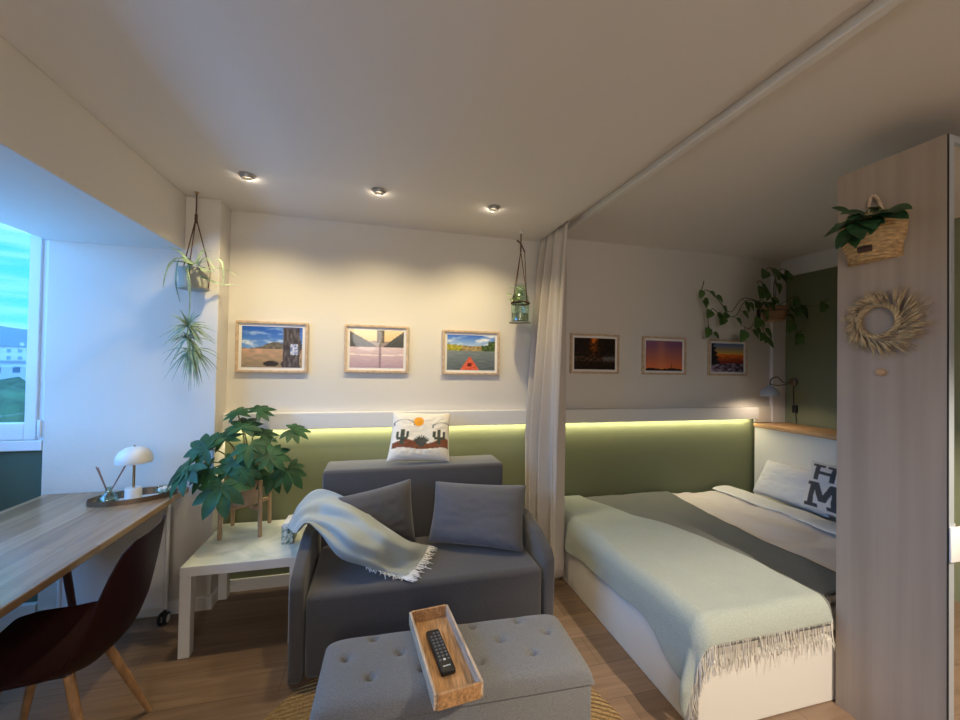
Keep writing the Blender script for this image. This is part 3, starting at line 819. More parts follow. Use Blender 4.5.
def img5(u, v):
    if v < .07 + .015 * math.sin(u * 11) or (abs(u - .69) < .008 and v < .24): return (28, 18, 20)
    c = lerp3((242, 130, 70), (135, 90, 120), v * 1.15); return lerp3(c, (235, 155, 110), .35 * math.exp(-((u - .42) / .12) ** 2))
def img6(u, v):
    if u < .27 and v > .25 and v > .25 and u < .27 * (1.15 - v) + .02 + .04 * math.sin(v * 40): return (28, 26, 34)
    if v > .62: return lerp3((250, 190, 70), (95, 115, 160), (v - .58) * 2.6)
    if v > .3: return lerp3((120, 35, 30), (240, 120, 40), (v - .3) * 3.2 + .4 * noise.noise(V((u * 10, v * 25, 0))))
    return lerp3((45, 30, 48), (200, 185, 205), .3 + .9 * noise.noise(V((u * 8, v * 12, 3))) + .4 * (1 - u) * (.3 - v) * 4)
pics = [(img1, (236, 320), (307, 373), 'photo of a tree trunk in a dry plain under blue sky, leftmost on the wall'),
        (img2, (345, 324), (408, 373), 'photo of a lone tree in a misty pink lake, framed above the sofa'),
        (img3, (443, 329.5), (499, 375), 'photo of a red kayak bow on a lake, framed nearest the hanging jar'),
        (img4, (571, 333), (619, 374), 'dark photo of an orange forest waterfall, framed just right of the curtain'),
        (img5, (643, 336), (686, 375), 'photo of an orange and purple dusk sky over a flat horizon above the bed'),
        (img6, (709, 339), (747, 376), 'photo of a snowy mountain sunset, framed rightmost above the bed')]
for im, a, b, lab in pics:
    A, B = ony(*a, D - .02), ony(*b, D - .02); x0, x1, z0, z1 = A.x, B.x, B.z, A.z
    t = thing('framed_photo', lab, 'picture', ((x0 + x1) / 2, D, z0), 'framed photos along the back wall')
    bm = NB(); w = .016
    for c in (((x0, z0), (x1, z0 + w)), ((x0, z1 - w), (x1, z1)), ((x0, z0 + w), (x0 + w, z1 - w)), ((x1 - w, z0 + w), (x1, z1 - w))):
        box(bm, (c[0][0], D - .024, c[0][1]), (c[1][0], D - .001, c[1][1]), .0015, 1)
    obj('frame', bm, 'frame', t, smooth=False)
    obj('mount', bx((x0 + w, D - .012, z0 + w), (x1 - w, D - .002, z1 - w)), 'mount', t, smooth=False)
    m = .018 + w; bm = NB(); lay = bm.verts.layers.float_color.new('print')
    n1, n2 = 72, 52; vs = grid(bm, lambda u, v: V((x0 + m + (x1 - x0 - 2 * m) * u, D - .0135, z0 + m + (z1 - z0 - 2 * m) * v)), n1, n2)
    for i in range(n1 + 1):
        for j in range(n2 + 1): vs[i][j][lay] = (*srgb(*im(i / n1, j / n2)), 1)
    obj('photo_print', bm, 'print', t, smooth=False)

# ------------------------------------------------------------------ curtain
t = thing('curtain', 'beige linen floor-length curtain gathered at the wall beside the bed', 'curtain', (1.2, 2.6, 0))
def curt(u, v):
    z = .055 + (2.47 - .055) * v; low = 1 - v
    c = V((1.215, 2.80, 0)).lerp(V((1.222, 2.40, 0)), u); nrm = V((-1, 0, 0)); s = V((0, -1, 0))
    k = min(1, low * 1.6) ** .7
    amp = .016 + .074 * k
    ph = u * 2 * PI * 3.4 + .5 + .4 * noise.noise(V((u * 2.5, z * .7, 2)))
    w = .5 + .5 * math.sin(ph) + .16 * math.sin(2.3 * ph + 1 + .6 * z)
    p = c + nrm * (w * amp * 2 * (1 - .35 * u) - .012 - .018 * k) + s * (.02 * math.cos(ph) * k)
    p.x = min(p.x, 1.248)
    return V((p.x, min(p.y, 2.785), z))
bm = NB(); grid(bm, curt, 130, 40); o = obj('cloth', bm, 'cloth', t); solid(o, .003, 0)
for k in range(6):
    p = curt((k + .25) / 5.2, .995); bm = NB(); tube(bm, [p + V((0, 0, -.02)), p + V((.004, 0, .005)), (1.232, p.y, 2.487)], .003, 6); obj('hook', bm, 'wplastic', t)
o = tag(obj('curtain_track', bx((1.222, YB, 2.487), (1.242, 2.84, CRZ), .003), 'trim', smooth=False), 'white curtain track running along the ceiling step', 'curtain track')
o['kind'] = 'structure'; o.name = 'trim_6'; del o['label']; del o['category']
struct('trim_7', bx((1.300, YB, 2.468), (1.338, D, CRZ), .004), 'trim')

# ------------------------------------------------------------------ ceiling spots
for (px, py), lab in zip(((247, 175), (379, 190), (494, 207)), ('leftmost small round ceiling spotlight, nearest the window bay', 'middle small round ceiling spotlight above the sofa', 'rightmost small round ceiling spotlight, nearest the curtain')):
    p = onz(px, py, CL)
    t = thing('ceiling_spotlight', lab, 'spotlight', p, 'ceiling spotlights')
    bm = NB(); lathe(bm, [(.040, 0), (.040, -.005), (.034, -.006), (.034, 0)], p, 28); obj('trim_ring', bm, 'spotmetal', t)
    bm = NB(); lathe(bm, [(.031, 0), (.031, -.014), (.027, -.019), (.023, -.019), (.022, -.004), (0, -.004)], p, 28); obj('housing', bm, 'spotmetal', t)
    bm = NB(); lathe(bm, [(0, -.008), (.012, -.0078), (.0195, -.007), (.0215, -.005), (0, -.005)], p, 20); obj('lamp_lens', bm, 'bulb', t)
    l = bpy.data.lights.new('spot_lamp', 'SPOT'); l.energy = 31; l.color = (1, .82, .47); l.spot_size = math.radians(120); l.spot_blend = 1; l.shadow_soft_size = .025
    lo = bpy.data.objects.new('spot_lamp', l); col.objects.link(lo); lo.location = p + V((0, 0, -.035)); lo.rotation_euler = (math.radians(15), 0, 0)
    l = bpy.data.lights.new('spot_spill', 'POINT'); l.energy = .18; l.color = (1, .86, .66); l.shadow_soft_size = .012
    lo = bpy.data.objects.new('spot_spill', l); col.objects.link(lo); lo.location = p + V((0, .036, -.024))

# ------------------------------------------------------------------ hanging spider plant
HC = ony(194, 279, 2.59); HC.y = 2.59
top = ony(196.5, 203, 2.60); top.z = CL
t = thing('hanging_spider_plant', 'spider plant in a grey pot hanging from brown cords by the window bay', 'plant', (HC.x, HC.y, HC.z - .06))
b0 = V((HC.x, HC.y, HC.z - .055))
bm = NB(); lathe(bm, [(0, 0), (.058, 0), (.064, .004), (.078, .105), (.078, .112), (.072, .112), (.068, .095), (0, .095)], b0, 32); obj('pot', bm, 'gpot', t)
bm = NB(); lathe(bm, [(0, -.006), (.074, -.006), (.078, .002), (.06, .0), (0, .0)], b0, 32); obj('saucer', bm, 'gpot', t)
bm = NB(); lathe(bm, [(0, .1), (.07, .1)], b0, 20); obj('soil', bm, 'soil', t)
kn = V((top.x, top.y, top.z - .15)); bm = NB(); tube(bm, [top, kn], .004, 6); tube(bm, [kn + V((0, 0, .02)), kn - V((0, 0, .03))], .008, 8)
for a in (.6, 2.7, 4.8):
    e = b0 + V((.079 * math.cos(a), .079 * math.sin(a), .11)); tube(bm, [kn, e, b0 + V((.07 * math.cos(a), .07 * math.sin(a), .0))], .0032, 6)
obj('cord', bm, 'cord', t)
bm = NB(); lathe(bm, [(0, 0), (.012, 0), (.012, -.006), (.004, -.01), (0, -.012)], top, 16); obj('ceiling_hook', bm, 'brass', t)
bm = NB(); rim = b0 + V((0, 0, .10))
hang = [[(192, 266), (180, 252), (168, 247)], [(190, 266), (178, 258), (167, 270), (163, 288)], [(192, 266), (180, 258), (176, 282), (180, 302)], [(191, 264), (188, 270), (190, 300)], [(196, 266), (210, 260), (222, 262), (224, 285)],
        [(198, 268), (212, 268), (228, 271), (240, 278)], [(200, 270), (214, 272), (205, 270)], [(200, 276), (220, 284), (240, 285)], [(194, 265), (186, 258), (184, 268)], [(198, 266), (206, 258), (216, 270)], [(193, 264), (172, 262), (165, 276)], [(196, 264), (204, 250), (212, 252)]]
for k, h in enumerate(hang):
    ys = [2.50 - .05 * math.sin(k * 2.1) * i for i in range(len(h))]
    blade(bm, smooth_pts([ony(a, b, y) for (a, b), y in zip(h, ys)], 6), .0075, V((0, -.5, .6)), .3, lambda q: (1 - .85 * q ** 2))
obj('leaves', bm, 'spider', t)
bm = NB(); pts = smooth_pts([b0 + V((-.03, -.06, .1)), ony(189, 275, 2.42), ony(190, 300, 2.42), ony(189, 320, 2.43), ony(192, 345, 2.43)], 5); tube(bm, pts, .003, 6); obj('runner', bm, 'spider', t)
bm = NB(); rnd = random.Random(4)
for (cx, cy, n, dn) in ((188, 326, 62, 0), (191, 350, 44, .75), (187, 338, 40, .3)):
    c = ony(cx, cy, 2.43)
    for k in range(n):
        a = rnd.uniform(0, 2 * PI); el = rnd.uniform(-.7, 1.3) - dn; L = rnd.uniform(.07, .15) * (1.05 if dn else 1)
        d = V((math.cos(a) * math.cos(el), math.sin(a) * math.cos(el) * .8, math.sin(el)))
        blade(bm, [c + d * L * q - V((0, 0, .045 + .05 * dn)) * q * q for q in (0, .2, .4, .6, .8, 1)], .0042, V((0, -.6, .5)), .25, lambda q: 1 - .9 * q ** 2)
obj('plantlets', bm, 'spider', t)

# hanging jar
JC = ony(520, 322, 2.66); top = ony(521, 238, 2.66); top.z = CL
t = thing('hanging_jar_planter', 'glass jar planter with a small plant hanging by a cord beside the curtain', 'planter', JC)
bm = NB(); lathe(bm, [(0, 0), (.058, 0), (.064, .006), (.066, .15), (.06, .185), (.042, .215), (.042, .26), (.046, .263), (.046, .268), (.038, .268), (.038, .215), (.056, .183), (.062, .15), (.06, .01), (0, .006)], JC, 32); obj('jar', bm, 'glass', t)
bm = NB(); lathe(bm, [(0, -.008), (.078, -.008), (.08, -.002), (.05, 0), (0, 0)], JC, 28); obj('saucer', bm, 'gpot', t)
bm = NB(); lathe(bm, [(0, .0075), (.058, .0075), (.06, .06), (0, .065)], JC, 24); obj('gravel', bm, 'gravel', t)
bm = NB(); tube(bm, [JC + V((.064 * math.cos(a), .064 * math.sin(a), .135)) for a in [i * PI / 12 for i in range(25)]], .007, 8); obj('leather_band', bm, 'leather', t)
bm = NB(); kn = top - V((0, 0, .09)); tube(bm, [top, kn], .0045, 6); k2 = kn - V((0, 0, .06))
tube(bm, [kn + V((-.03, 0, .02)), kn, k2], .006, 6); tube(bm, [kn, k2 + V((.03, 0, 0))], .005, 6)
for a in (.3, 1.9, 3.5, 5.1):
    tube(bm, [k2 if a > 1 else k2 + V((.03, 0, 0)), JC + V((.052 * math.cos(a), .052 * math.sin(a), .25)), JC + V((.067 * math.cos(a), .067 * math.sin(a), .135))], .003, 6)
obj('cord', bm, 'cord', t)
bm = NB(); lathe(bm, [(0, 0), (.014, 0), (.014, -.012), (.005, -.02), (0, -.02)], top, 14); obj('ceiling_hook', bm, 'wplastic', t)
bm = NB(); rnd = random.Random(11)
for k in range(26):
    a = rnd.uniform(0, 2 * PI); r = rnd.uniform(.0, .035); c = JC + V((-.058 + r * math.cos(a), -.062 + r * math.sin(a), rnd.uniform(.13, .235)))
    leaf(bm, c, (math.cos(a), math.sin(a) - .3, rnd.uniform(-.1, .6)), (0, -.3, 1), .045, .015, .3)
for k in range(7):
    tube(bm, smooth_pts([JC + V((rnd.uniform(-.02, .02), rnd.uniform(-.02, .02), .03)), JC + V((rnd.uniform(-.03, .02), rnd.uniform(-.03, .02), .09)), JC + V((-.05, -.05, .21))], 4), .002, 5)
obj('sprig', bm, 'sprig', t)

# ------------------------------------------------------------------ bed
BX0, BX1, BY0, BY1, BZ = 1.275, 3.295, 1.322, 2.835, .385
t = thing('bed', 'white panel double bed with white headboard topped by an oak shelf', 'bed', (2.3, 2.08, 0))
obj('base', bx((BX0, BY0, 0), (BX1, BY1, .28), .006), 'bedwhite', t, smooth=False)
obj('mattress', bx((BX0 + .008, BY0 + .008, .281), (BX1, BY1, BZ - .012), .045, 4), 'sheet', t)
hb = obj('headboard', bx((3.305, 1.335, 0), (XR - .031, D - .031, .968), .003), 'bedwhite', t, smooth=False)
o = obj('shelf_top', bx((3.290, 1.325, .968), (XR - .002, D - .031, 1.002), .004), 'oak', hb, smooth=False); o['label'] = 'oak shelf along the headboard top'

MR = .05
def drape(x, y, off, fx, fy, wob=.01, seed=0):
    """cloth lying on the bed: x, y in cloth coordinates; hangs over the foot (x<fx) and the near side (y<fy)"""
    dx, dy = max(0, fx - x), max(0, fy - y); d = math.hypot(dx, dy)
    bx_, by_ = max(x, fx), max(y, fy)
    p = V((bx_, by_, 0)); w = noise.noise(V((x * 4, y * 4, seed))) * wob + noise.noise(V((x * 10, y * 10, seed))) * wob * .4
    if d < 1e-6: return V((p.x, p.y, BZ + off + w))
    ux, uy = -dx / d, -dy / d; R = MR + off; RO = MR + .012 + .15 * off; arc = R * PI / 2
    if d < arc:
        th = d / R; out, z = RO * math.sin(th), -R * (1 - math.cos(th))
    else:
        out = RO; z = -R - (d - arc); th = PI / 2
        s = math.atan2(dy, dx) if dx > 0 and dy > 0 else 0
        k = min(1, (d - arc) / .15)
        run = (y if dx > dy else x)
        out += k * (.010 + .011 * math.sin(run * 21 + seed) + .009 * noise.noise(V((run * 7, z * 3, seed))))
        if dx > 0 and dy > 0: out += k * .025 * (1 + math.sin(s * 8)) * min(1, min(dx, dy) / .05)
    return V((p.x + ux * out, p.y + uy * out, BZ + off + z + w * (1 - th / (PI / 2))))
FX, FY = BX0 + MR + .008, BY0 + MR + .0
def cloth(name, x0f, x1f, y0, y1, off, m, label, th, nu, nv, seed, wob=.008, y0f=None):
    bm = NB()
    def fn(u, v):
        y = (y0f(u) if y0f else y0) * (1 - v) + y1 * v
        return drape(x0f(v) * (1 - u) + x1f(v) * u, y, off, FX, FY, wob, seed)
    grid(bm, fn, nu, nv); return bm, fn
# duvet
bm, fn = cloth('duvet', lambda v: 1.6, lambda v: 3.00, FY - .012, 2.80, .038, 'duvet', '', 0, 70, 80, 2, .022)
o = obj('duvet', bm, 'duvet'); solid(o, .03, -.6); subsurf(o, 1); tag(o, 'blush pink duvet spread over the upper half of the bed', 'duvet')
# folded top band
bm = NB()
def fold(u, v):
    y = 2.80 - 1.45 * v; a = u * 2 * PI; x = 2.94 + .105 * math.cos(a); z = BZ + .060 + .017 * math.sin(a) + .012 * noise.noise(V((x * 6, y * 7, 3)))
    x += .02 * noise.noise(V((0, y * 3, 6)))
    return V((x, y, z))
grid(bm, fold, 20, 70); bmesh.ops.remove_doubles(bm, verts=bm.verts, dist=1e-5); o = obj('folded_sheet', bm, 'sheet'); tag(o, 'white folded sheet edge below the pillows on the bed', 'sheet')
# grey blanket
bm, fn = cloth('grey', lambda v: FX - .14, lambda v: 2.31 - .04 * math.sin(PI * v) + .07 * v * v, FY - .15, 2.815, .060, 'grey', '', 0, 70, 80, 5, .010, lambda u: FY - .15 + .14 * max(0, min(1, (u - .69) / .05)))
o = obj('grey_blanket', bm, 'grey'); solid(o, .008, 0); tag(o, 'dark grey blanket laid across the middle of the bed', 'blanket')
# pale green throw
hangx = lambda v: FX - (.285 + .13 * math.exp(-((v - .0) / .15) ** 2) - .055 * math.exp(-((v - .27) / .13) ** 2) + .02 * math.sin(v * 9))
def tedge(v):
    return cr([V((1.975, 0, 0)), V((1.965, 0, 0)), V((1.94, 0, 0)), V((1.84, 0, 0)), V((1.68, 0, 0)), V((1.56, 0, 0))], min(.9999, v)).x
t = thing('fringed_throw', 'pale green fringed throw over the foot of the bed', 'blanket', (1.5, 2.0, BZ))
bm, fn = cloth('throw', hangx, tedge, FY - .17, 2.82, .076, 'bedthrow', '', 0, 90, 110, 8, .012, lambda u: FY - .165)
o = obj('cloth', bm, 'bedthrow', t); solid(o, .007, 0); subsurf(o, 1)
edge = [fn(.0 + k / 40, 0) for k in range(41)]
bm = NB(); fringe(bm, edge[2:], lambda q: (0, -.04, -1), .10, .0021, 150, 8); o = obj('fringe', bm, 'fringe', t); o['label'] = 'cream fringe'

# pillow + letter cushion
o = obj('pillow', pillow_bm([(3.09, 2.06, .44), (3.09, 2.66, .44), (3.25, 2.655, .715), (3.25, 2.08, .715)][::1], .18, seed=21, wr=.012), 'sheet'); subsurf(o, 1)
tag(o, 'plain white pillow leaning on the headboard', 'pillow')
def limg(u, v):
    u, v = u * .86 - .0, v * .9 + .075
    ink = (82, 81, 84)
    def rect(x0, y0, x1, y1): return x0 < u < x1 and y0 < v < y1
    # H O above, M E below, slab serif letters
    if rect(.12, .60, .19, .90) or rect(.33, .60, .40, .90) or rect(.12, .72, .40, .78) or rect(.07, .86, .24, .91) or rect(.28, .86, .45, .91): return ink
    e = ((u - .66) / .17) ** 2 + ((v - .74) / .17) ** 2
    if .45 < e < 1: return ink
    if rect(.10, .16, .18, .54) or rect(.40, .16, .48, .54) or rect(.05, .12, .23, .18) or rect(.35, .12, .53, .18) or rect(.05, .49, .19, .55) or rect(.39, .49, .53, .55): return ink
    if .22 < v < .55 and (abs(u - (.29 - (v - .22) * .36)) < .045 or abs(u - (.29 + (v - .22) * .36)) < .045): return ink
    if rect(.60, .14, .68, .54) or rect(.56, .12, .86, .19) or rect(.56, .49, .86, .55) or rect(.6, .31, .8, .37): return (96, 84, 80)
    return (226, 222, 222)
limg.bg = (226, 222, 222)
o = obj('cushion', pillow_bm([ony(801, 506, 2.14), ony(801, 506, 2.14) + V((-.02, -.46, -.005)), ony(812, 460, 2.19) + V((-.01, -.44, .0)), ony(812, 460, 2.19)], .11, n=76, seed=31, image=limg, wr=.004), 'dprint'); subsurf(o, 1)
tag(o, 'white cushion with large dark slab letters in front of the pillow', 'cushion')

# ------------------------------------------------------------------ bedside wall lamp
SH = ony(770, 396, 2.61)
t = thing('wall_reading_lamp', 'grey bell-shaped reading lamp on an arm from the green wall over the headboard', 'lamp', (XR, 2.61, SH.z))
bm = NB(); lathe(bm, [(.070, 0), (.073, .003), (.070, .03), (.056, .058), (.030, .074), (.02, .088), (0, .09), (0, .082), (.015, .08), (.025, .07), (.05, .053), (.065, .026), (.068, .002)], SH, 32); obj('lamp_shade', bm, 'lampgrey', t)
wp = onx(794, 382, XR); wp = V((XR, wp.y, wp.z)); bm = NB()
tube(bm, smooth_pts([SH + V((0, 0, .086)), SH + V((.01, 0, .14)), SH + V((.08, 0, .16)), SH + V((.26, .08, .11)), wp], 5), .0055, 8)
tube(bm, [SH + V((.0, 0, .10)), SH + V((.14, .05, .085)), wp + V((0, 0, -.01))], .0045, 8); obj('arm', bm, 'bronze', t)
bm = NB(); lathe(bm, [(0, 0), (.035, 0), (.035, .02), (.02, .03), (0, .03)], seg=24)
bmesh.ops.transform(bm, matrix=Matrix.Translation(wp) @ Matrix.Rotation(-PI / 2, 4, 'Y'), verts=bm.verts); obj('wall_mount', bm, 'bronze', t)
bm = NB(); tube(bm, smooth_pts([wp + V((-.008, 0, -.03)), (XR - .008, 2.74, 1.2), (XR - .01, 2.73, 1.15), (XR - .01, 2.72, 1.08), (XR - .012, 2.71, 1.004)], 6), .003, 6); cd = obj('cable', bm, 'black', t)
q = onx(796, 409, XR); obj('inline_switch', bx((XR - .026, q.y - .02, q.z - .035), (XR - .002, q.y + .02, q.z + .035), .006), 'black', cd)
bm = NB(); tt = bmesh.new(); bmesh.ops.create_uvsphere(tt, u_segments=16, v_segments=10, radius=.024); merge(bm, tt, Matrix.Translation(SH + V((0, 0, .035)))); obj('bulb', bm, 'bulb', t)
l = bpy.data.lights.new('reading_lamp', 'SPOT'); l.energy = 2.8; l.color = (1, .80, .58); l.spot_size = math.radians(168); l.spot_blend = .3; l.shadow_soft_size = .06
lo = bpy.data.objects.new('reading_lamp', l); col.objects.link(lo); lo.location = SH + V((0, 0, -.012))

# ------------------------------------------------------------------ pothos
PP = ony(774, 321, 2.70)
t = thing('trailing_pothos', 'trailing pothos vine in a terracotta pot high in the corner above the headboard', 'plant', PP)
bm = NB(); lathe(bm, [(0, 0), (.07, 0), (.076, .004), (.098, .09), (.102, .092), (.102, .125), (.094, .125), (.09, .1), (0, .1)], PP, 30); obj('pot', bm, 'terra', t)
bm = NB(); lathe(bm, [(0, .108), (.09, .108)], PP, 20); obj('soil', bm, 'soil', t)
bm = NB(); hr = PP + V((0, 0, .085))
tube(bm, [hr + V((.104 * math.cos(a), .104 * math.sin(a), 0)) for a in [i * PI / 12 for i in range(25)]], .004, 6)
tube(bm, [hr + V((.0, .104, 0)), (hr.x, D - .001, hr.z)], .006, 6); box(bm, (hr.x - .02, D - .004, hr.z - .04), (hr.x + .02, D, hr.z + .04)); obj('wall_bracket', bm, 'black', t)
top0 = PP + V((0, 0, .11))
def heart(q): return (math.sin(PI * q ** .62) ** .75 if 0 < q < 1 else .0)
vines = [
    [(770, 303, 2.68), (748, 300, 2.70), (735, 316, 2.72), (720, 314, 2.74), (712, 309, 2.74), (708, 322, 2.74), (712, 335, 2.75)],
    [(768, 304, 2.68), (745, 298, 2.68), (730, 312, 2.70), (715, 296, 2.72), (705, 290, 2.73), (700, 298, 2.73), (704, 281, 2.74)],
    [(772, 303, 2.66), (760, 300, 2.60), (757, 316, 2.58), (750, 328, 2.58), (743, 326, 2.58)],
    [(774, 303, 2.68), (762, 305, 2.58), (761, 325, 2.56), (766, 335, 2.56), (760, 338, 2.56)],
    [(776, 302, 2.68), (776, 282, 2.66), (770, 268, 2.66), (764, 272, 2.64)],
    [(778, 302, 2.68), (774, 285, 2.70), (779, 270, 2.70), (788, 271, 2.68), (791, 276, 2.66)],
    [(776, 302, 2.66), (768, 290, 2.62), (760, 281, 2.62), (757, 283, 2.60)],
    [(780, 303, 2.68), (795, 305, 2.60), (815, 306, 2.48), (829, 299, 2.40)],
    [(782, 304, 2.66), (792, 318, 2.58), (796, 330, 2.54), (803, 331, 2.5)],
    [(783, 304, 2.68), (796, 296, 2.6), (800, 306, 2.56), (797, 310, 2.55)]]
rnd = random.Random(9); lb = NB(); vb = NB()
for vi, vv in enumerate(vines):
    pts = smooth_pts([top0] + [ony(*p) if p[0] < 786 else (lambda q: V((min(q.x, XR - .05), q.y, q.z)))(ony(*p)) for p in vv[1:]], 8)
    tube(vb, pts, .0032, 5)
    step = 4
    for i in range(5, len(pts), step):
        if rnd.random() < .12: continue
        a = rnd.uniform(0, 2 * PI); d = V((math.cos(a) * .7, -.35, -.55 + .5 * math.sin(a)))
        b = pts[i]; e = b + d * .03; tube(vb, [b, e], .0018, 4)
        sz = rnd.uniform(.075, .115) if vi > 1 else rnd.uniform(.07, .10); leaf(lb, e, d + V((0, 0, -.35)), V((.1, -.8, .5)), sz, sz * .42, .25, heart, 8)
obj('vines', vb, 'vine', t); obj('leaves', lb, 'leaf2', t)

# ------------------------------------------------------------------ wardrobe
WX, WYF, WYB, WZT = 2.0, .955, 1.308, 2.36
t = thing('wardrobe', 'tall whitewashed oak wardrobe with a mirrored sliding front beside the bed', 'wardrobe', (2.8, 1.13, 0))
obj('side_panel', bx((WX, WYF, 0), (WX + .025, WYB, WZT), .001), 'ward', t, smooth=False)
obj('back_panel', bx((WX + .025, WYB - .01, 0), (XR - .01, WYB, WZT)), 'ward', t, smooth=False)
obj('top_panel', bx((WX + .025, WYF + .03, WZT - .025), (XR - .01, WYB - .011, WZT)), 'ward', t, smooth=False)
obj('bottom_panel', bx((WX + .025, WYF + .03, 0), (XR - .01, WYB - .011, .06)), 'ward', t, smooth=False)
dr = obj('sliding_door', bx((WX + .034, WYF + .006, .03), (2.85, WYF + .022, WZT - .01)), 'mirror', t, smooth=False); dr['label'] = 'mirrored sliding door'
bm = NB()
for xx in (WX + .006, 2.83):
    box(bm, (xx, WYF - .004, .02), (xx + .028, WYF + .024, WZT - .002), .003)
for zz in (.02, WZT - .03): box(bm, (WX + .034, WYF - .002, zz), (2.83, WYF + .024, zz + .028), .003)
obj('door_profile', bm, 'chrome', dr, smooth=False)
obj('gap_shade', bx((WX - .0005, WYF - .003, 0), (WX + .006, WYF - .0002, WZT - .002)), 'dark', t, smooth=False)  # dark strip standing in for the shade in the gap by the door
obj('door_stopper', bx((WX + .001, WYF - .012, .800), (WX + .085, WYF - .0045, .925), .003), 'wplastic', t)
dr2 = obj('sliding_door', bx((2.86, WYF + .024, .03), (XR - .02, WYF + .029, WZT - .03)), 'ward', t, smooth=False)

# hanging basket plant
BC = onx(877, 240, WX); BC = V((WX - .002, 1.172, 1.942))
t = thing('wall_basket_plant', 'leafy green plant in a woven seagrass basket hung high on the wardrobe side', 'plant', BC)
bm = NB(); lathe(bm, [(0, 0), (.066, .0), (.080, .008), (.106, .08), (.112, .13), (.106, .185), (.101, .185), (.106, .13), (.100, .08), (.072, .012), (0, .008)], BC, 28, .8, 1, 0, PI / 2, 3 * PI / 2)
bmesh.ops.triangulate(bm, faces=bm.faces[:])
bsk = obj('basket', bm, 'basket', t)
obj('backing', bx((WX - .0018, BC.y - .095, BC.z), (WX - .0002, BC.y + .095, BC.z + .185)), 'basket', t)
bm = NB(); tube(bm, smooth_pts([(WX - .006, BC.y - .04, BC.z + .16), (WX - .01, BC.y - .02, BC.z + .25), (WX - .01, BC.y - .0, BC.z + .275), (WX - .01, BC.y + .012, BC.z + .25), (WX - .006, BC.y + .022, BC.z + .16)], 5), .006, 8); obj('hanging_loop', bm, 'frame', t)
bm = NB(); lathe(bm, [(.094, .03), (.101, .055)], BC, 8, .8, 1, 0, PI - .12, PI + .38); o = obj('leather_tag', bm, 'leather', bsk); solid(o, .003, 1)
bm = NB(); lathe(bm, [(0, .15), (.10, .15)], BC, 18, .78, 1, 0, PI / 2, 3 * PI / 2); obj('soil', bm, 'soil', t)
bm = NB(); sb = NB(); rnd = random.Random(12)
tips = [(830, 205), (838, 212), (822, 235), (828, 232), (835, 247), (840, 245), (848, 240), (855, 245), (850, 228), (860, 222), (868, 215), (876, 210), (884, 220), (870, 232), (862, 236), (912, 205), (908, 215), (900, 208), (843, 222), (856, 212), (846, 232), (874, 226), (866, 206), (836, 226), (851, 218), (890, 212)]
for k, (px, py) in enumerate(tips):
    e = onx(px, py, WX - .13 - .05 * rnd.random()); c = BC + V((-.05, rnd.uniform(-.05, .06), .17))
    d = (e - c); L = d.length; ln = min(.115, L * .75); st = e - d.normalized() * ln
    st.z += .01
    tube(sb, smooth_pts([c, c.lerp(st, .5) + V((0, 0, .03)), st], 4), .0022, 5)
    leaf(bm, st, d, V((-.6, -.25, .7)), ln, ln * .25, .25, None, 8)
obj('stems', sb, 'stem', t); obj('leaves', bm, 'leaf3', t)

# wreath
WC = V((WX - .014, 1.150, 1.692))
t = thing('wheat_wreath', 'dried wheat wreath on the wardrobe side below the basket', 'wreath', WC)
bm = NB(); ra = .066
for s in range(3):
    tube(bm, [WC + V((.008 * math.cos(a * 9 + s * 2.1) - .004, ra * math.cos(a) + .006 * math.sin(a * 9 + s * 2.1) * math.cos(a), ra * math.sin(a) + .006 * math.sin(a * 9 + s * 2.1) * math.sin(a))) for a in [2 * PI * i / 90 for i in range(91)]], .0055, 6)
obj('ring', bm, 'wheat', t)
bm = NB(); rnd = random.Random(3)
for k in range(150):
    a = rnd.uniform(0, 2 * PI); full = .55 + .5 * (math.cos(a - 3.9) + 1) / 2
    th = a - rnd.uniform(.5, 1.15); L = rnd.uniform(.055, .100) * full
    b = WC + V((-rnd.uniform(0, .016), (ra + .004) * math.cos(a), (ra + .004) * math.sin(a))); d = V((-rnd.uniform(.0, .12), math.cos(th), math.sin(th)))
    if b.x + d.x * L > WX - .004: d.x = 0
    b2 = b + d * L * .45; tube(bm, [b, b2], .0012, 4, False)
    tube(bm, [b2, b2 + d * L * .2, b2 + d * L * .45, b2 + d * L * .55], [.002, .0055, .004, .0008], 5, False)
    for s in (-1, 0, 1):
        tube(bm, [b2 + d * L * .3, b2 + d * L * .85 + V((0, s * .010 * math.sin(th), -s * .010 * math.cos(th)))], .0006, 3, False)
obj('wheat_ears', bm, 'wheat', t)
KC = onx(883, 372, WX)
t = thing('wall_peg', 'small round wooden peg on the wardrobe side below the wreath', 'peg', (WX, KC.y, KC.z))
bm = NB(); lathe(bm, [(0, .022), (.012, .021), (.015, .016), (.012, .01), (.007, .006), (.007, 0), (0, 0)], seg=20)
bmesh.ops.transform(bm, matrix=Matrix.Translation((WX - .0005, KC.y, KC.z)) @ Matrix.Rotation(-PI / 2, 4, 'Y'), verts=bm.verts); obj('peg_head', bm, 'oak', t)

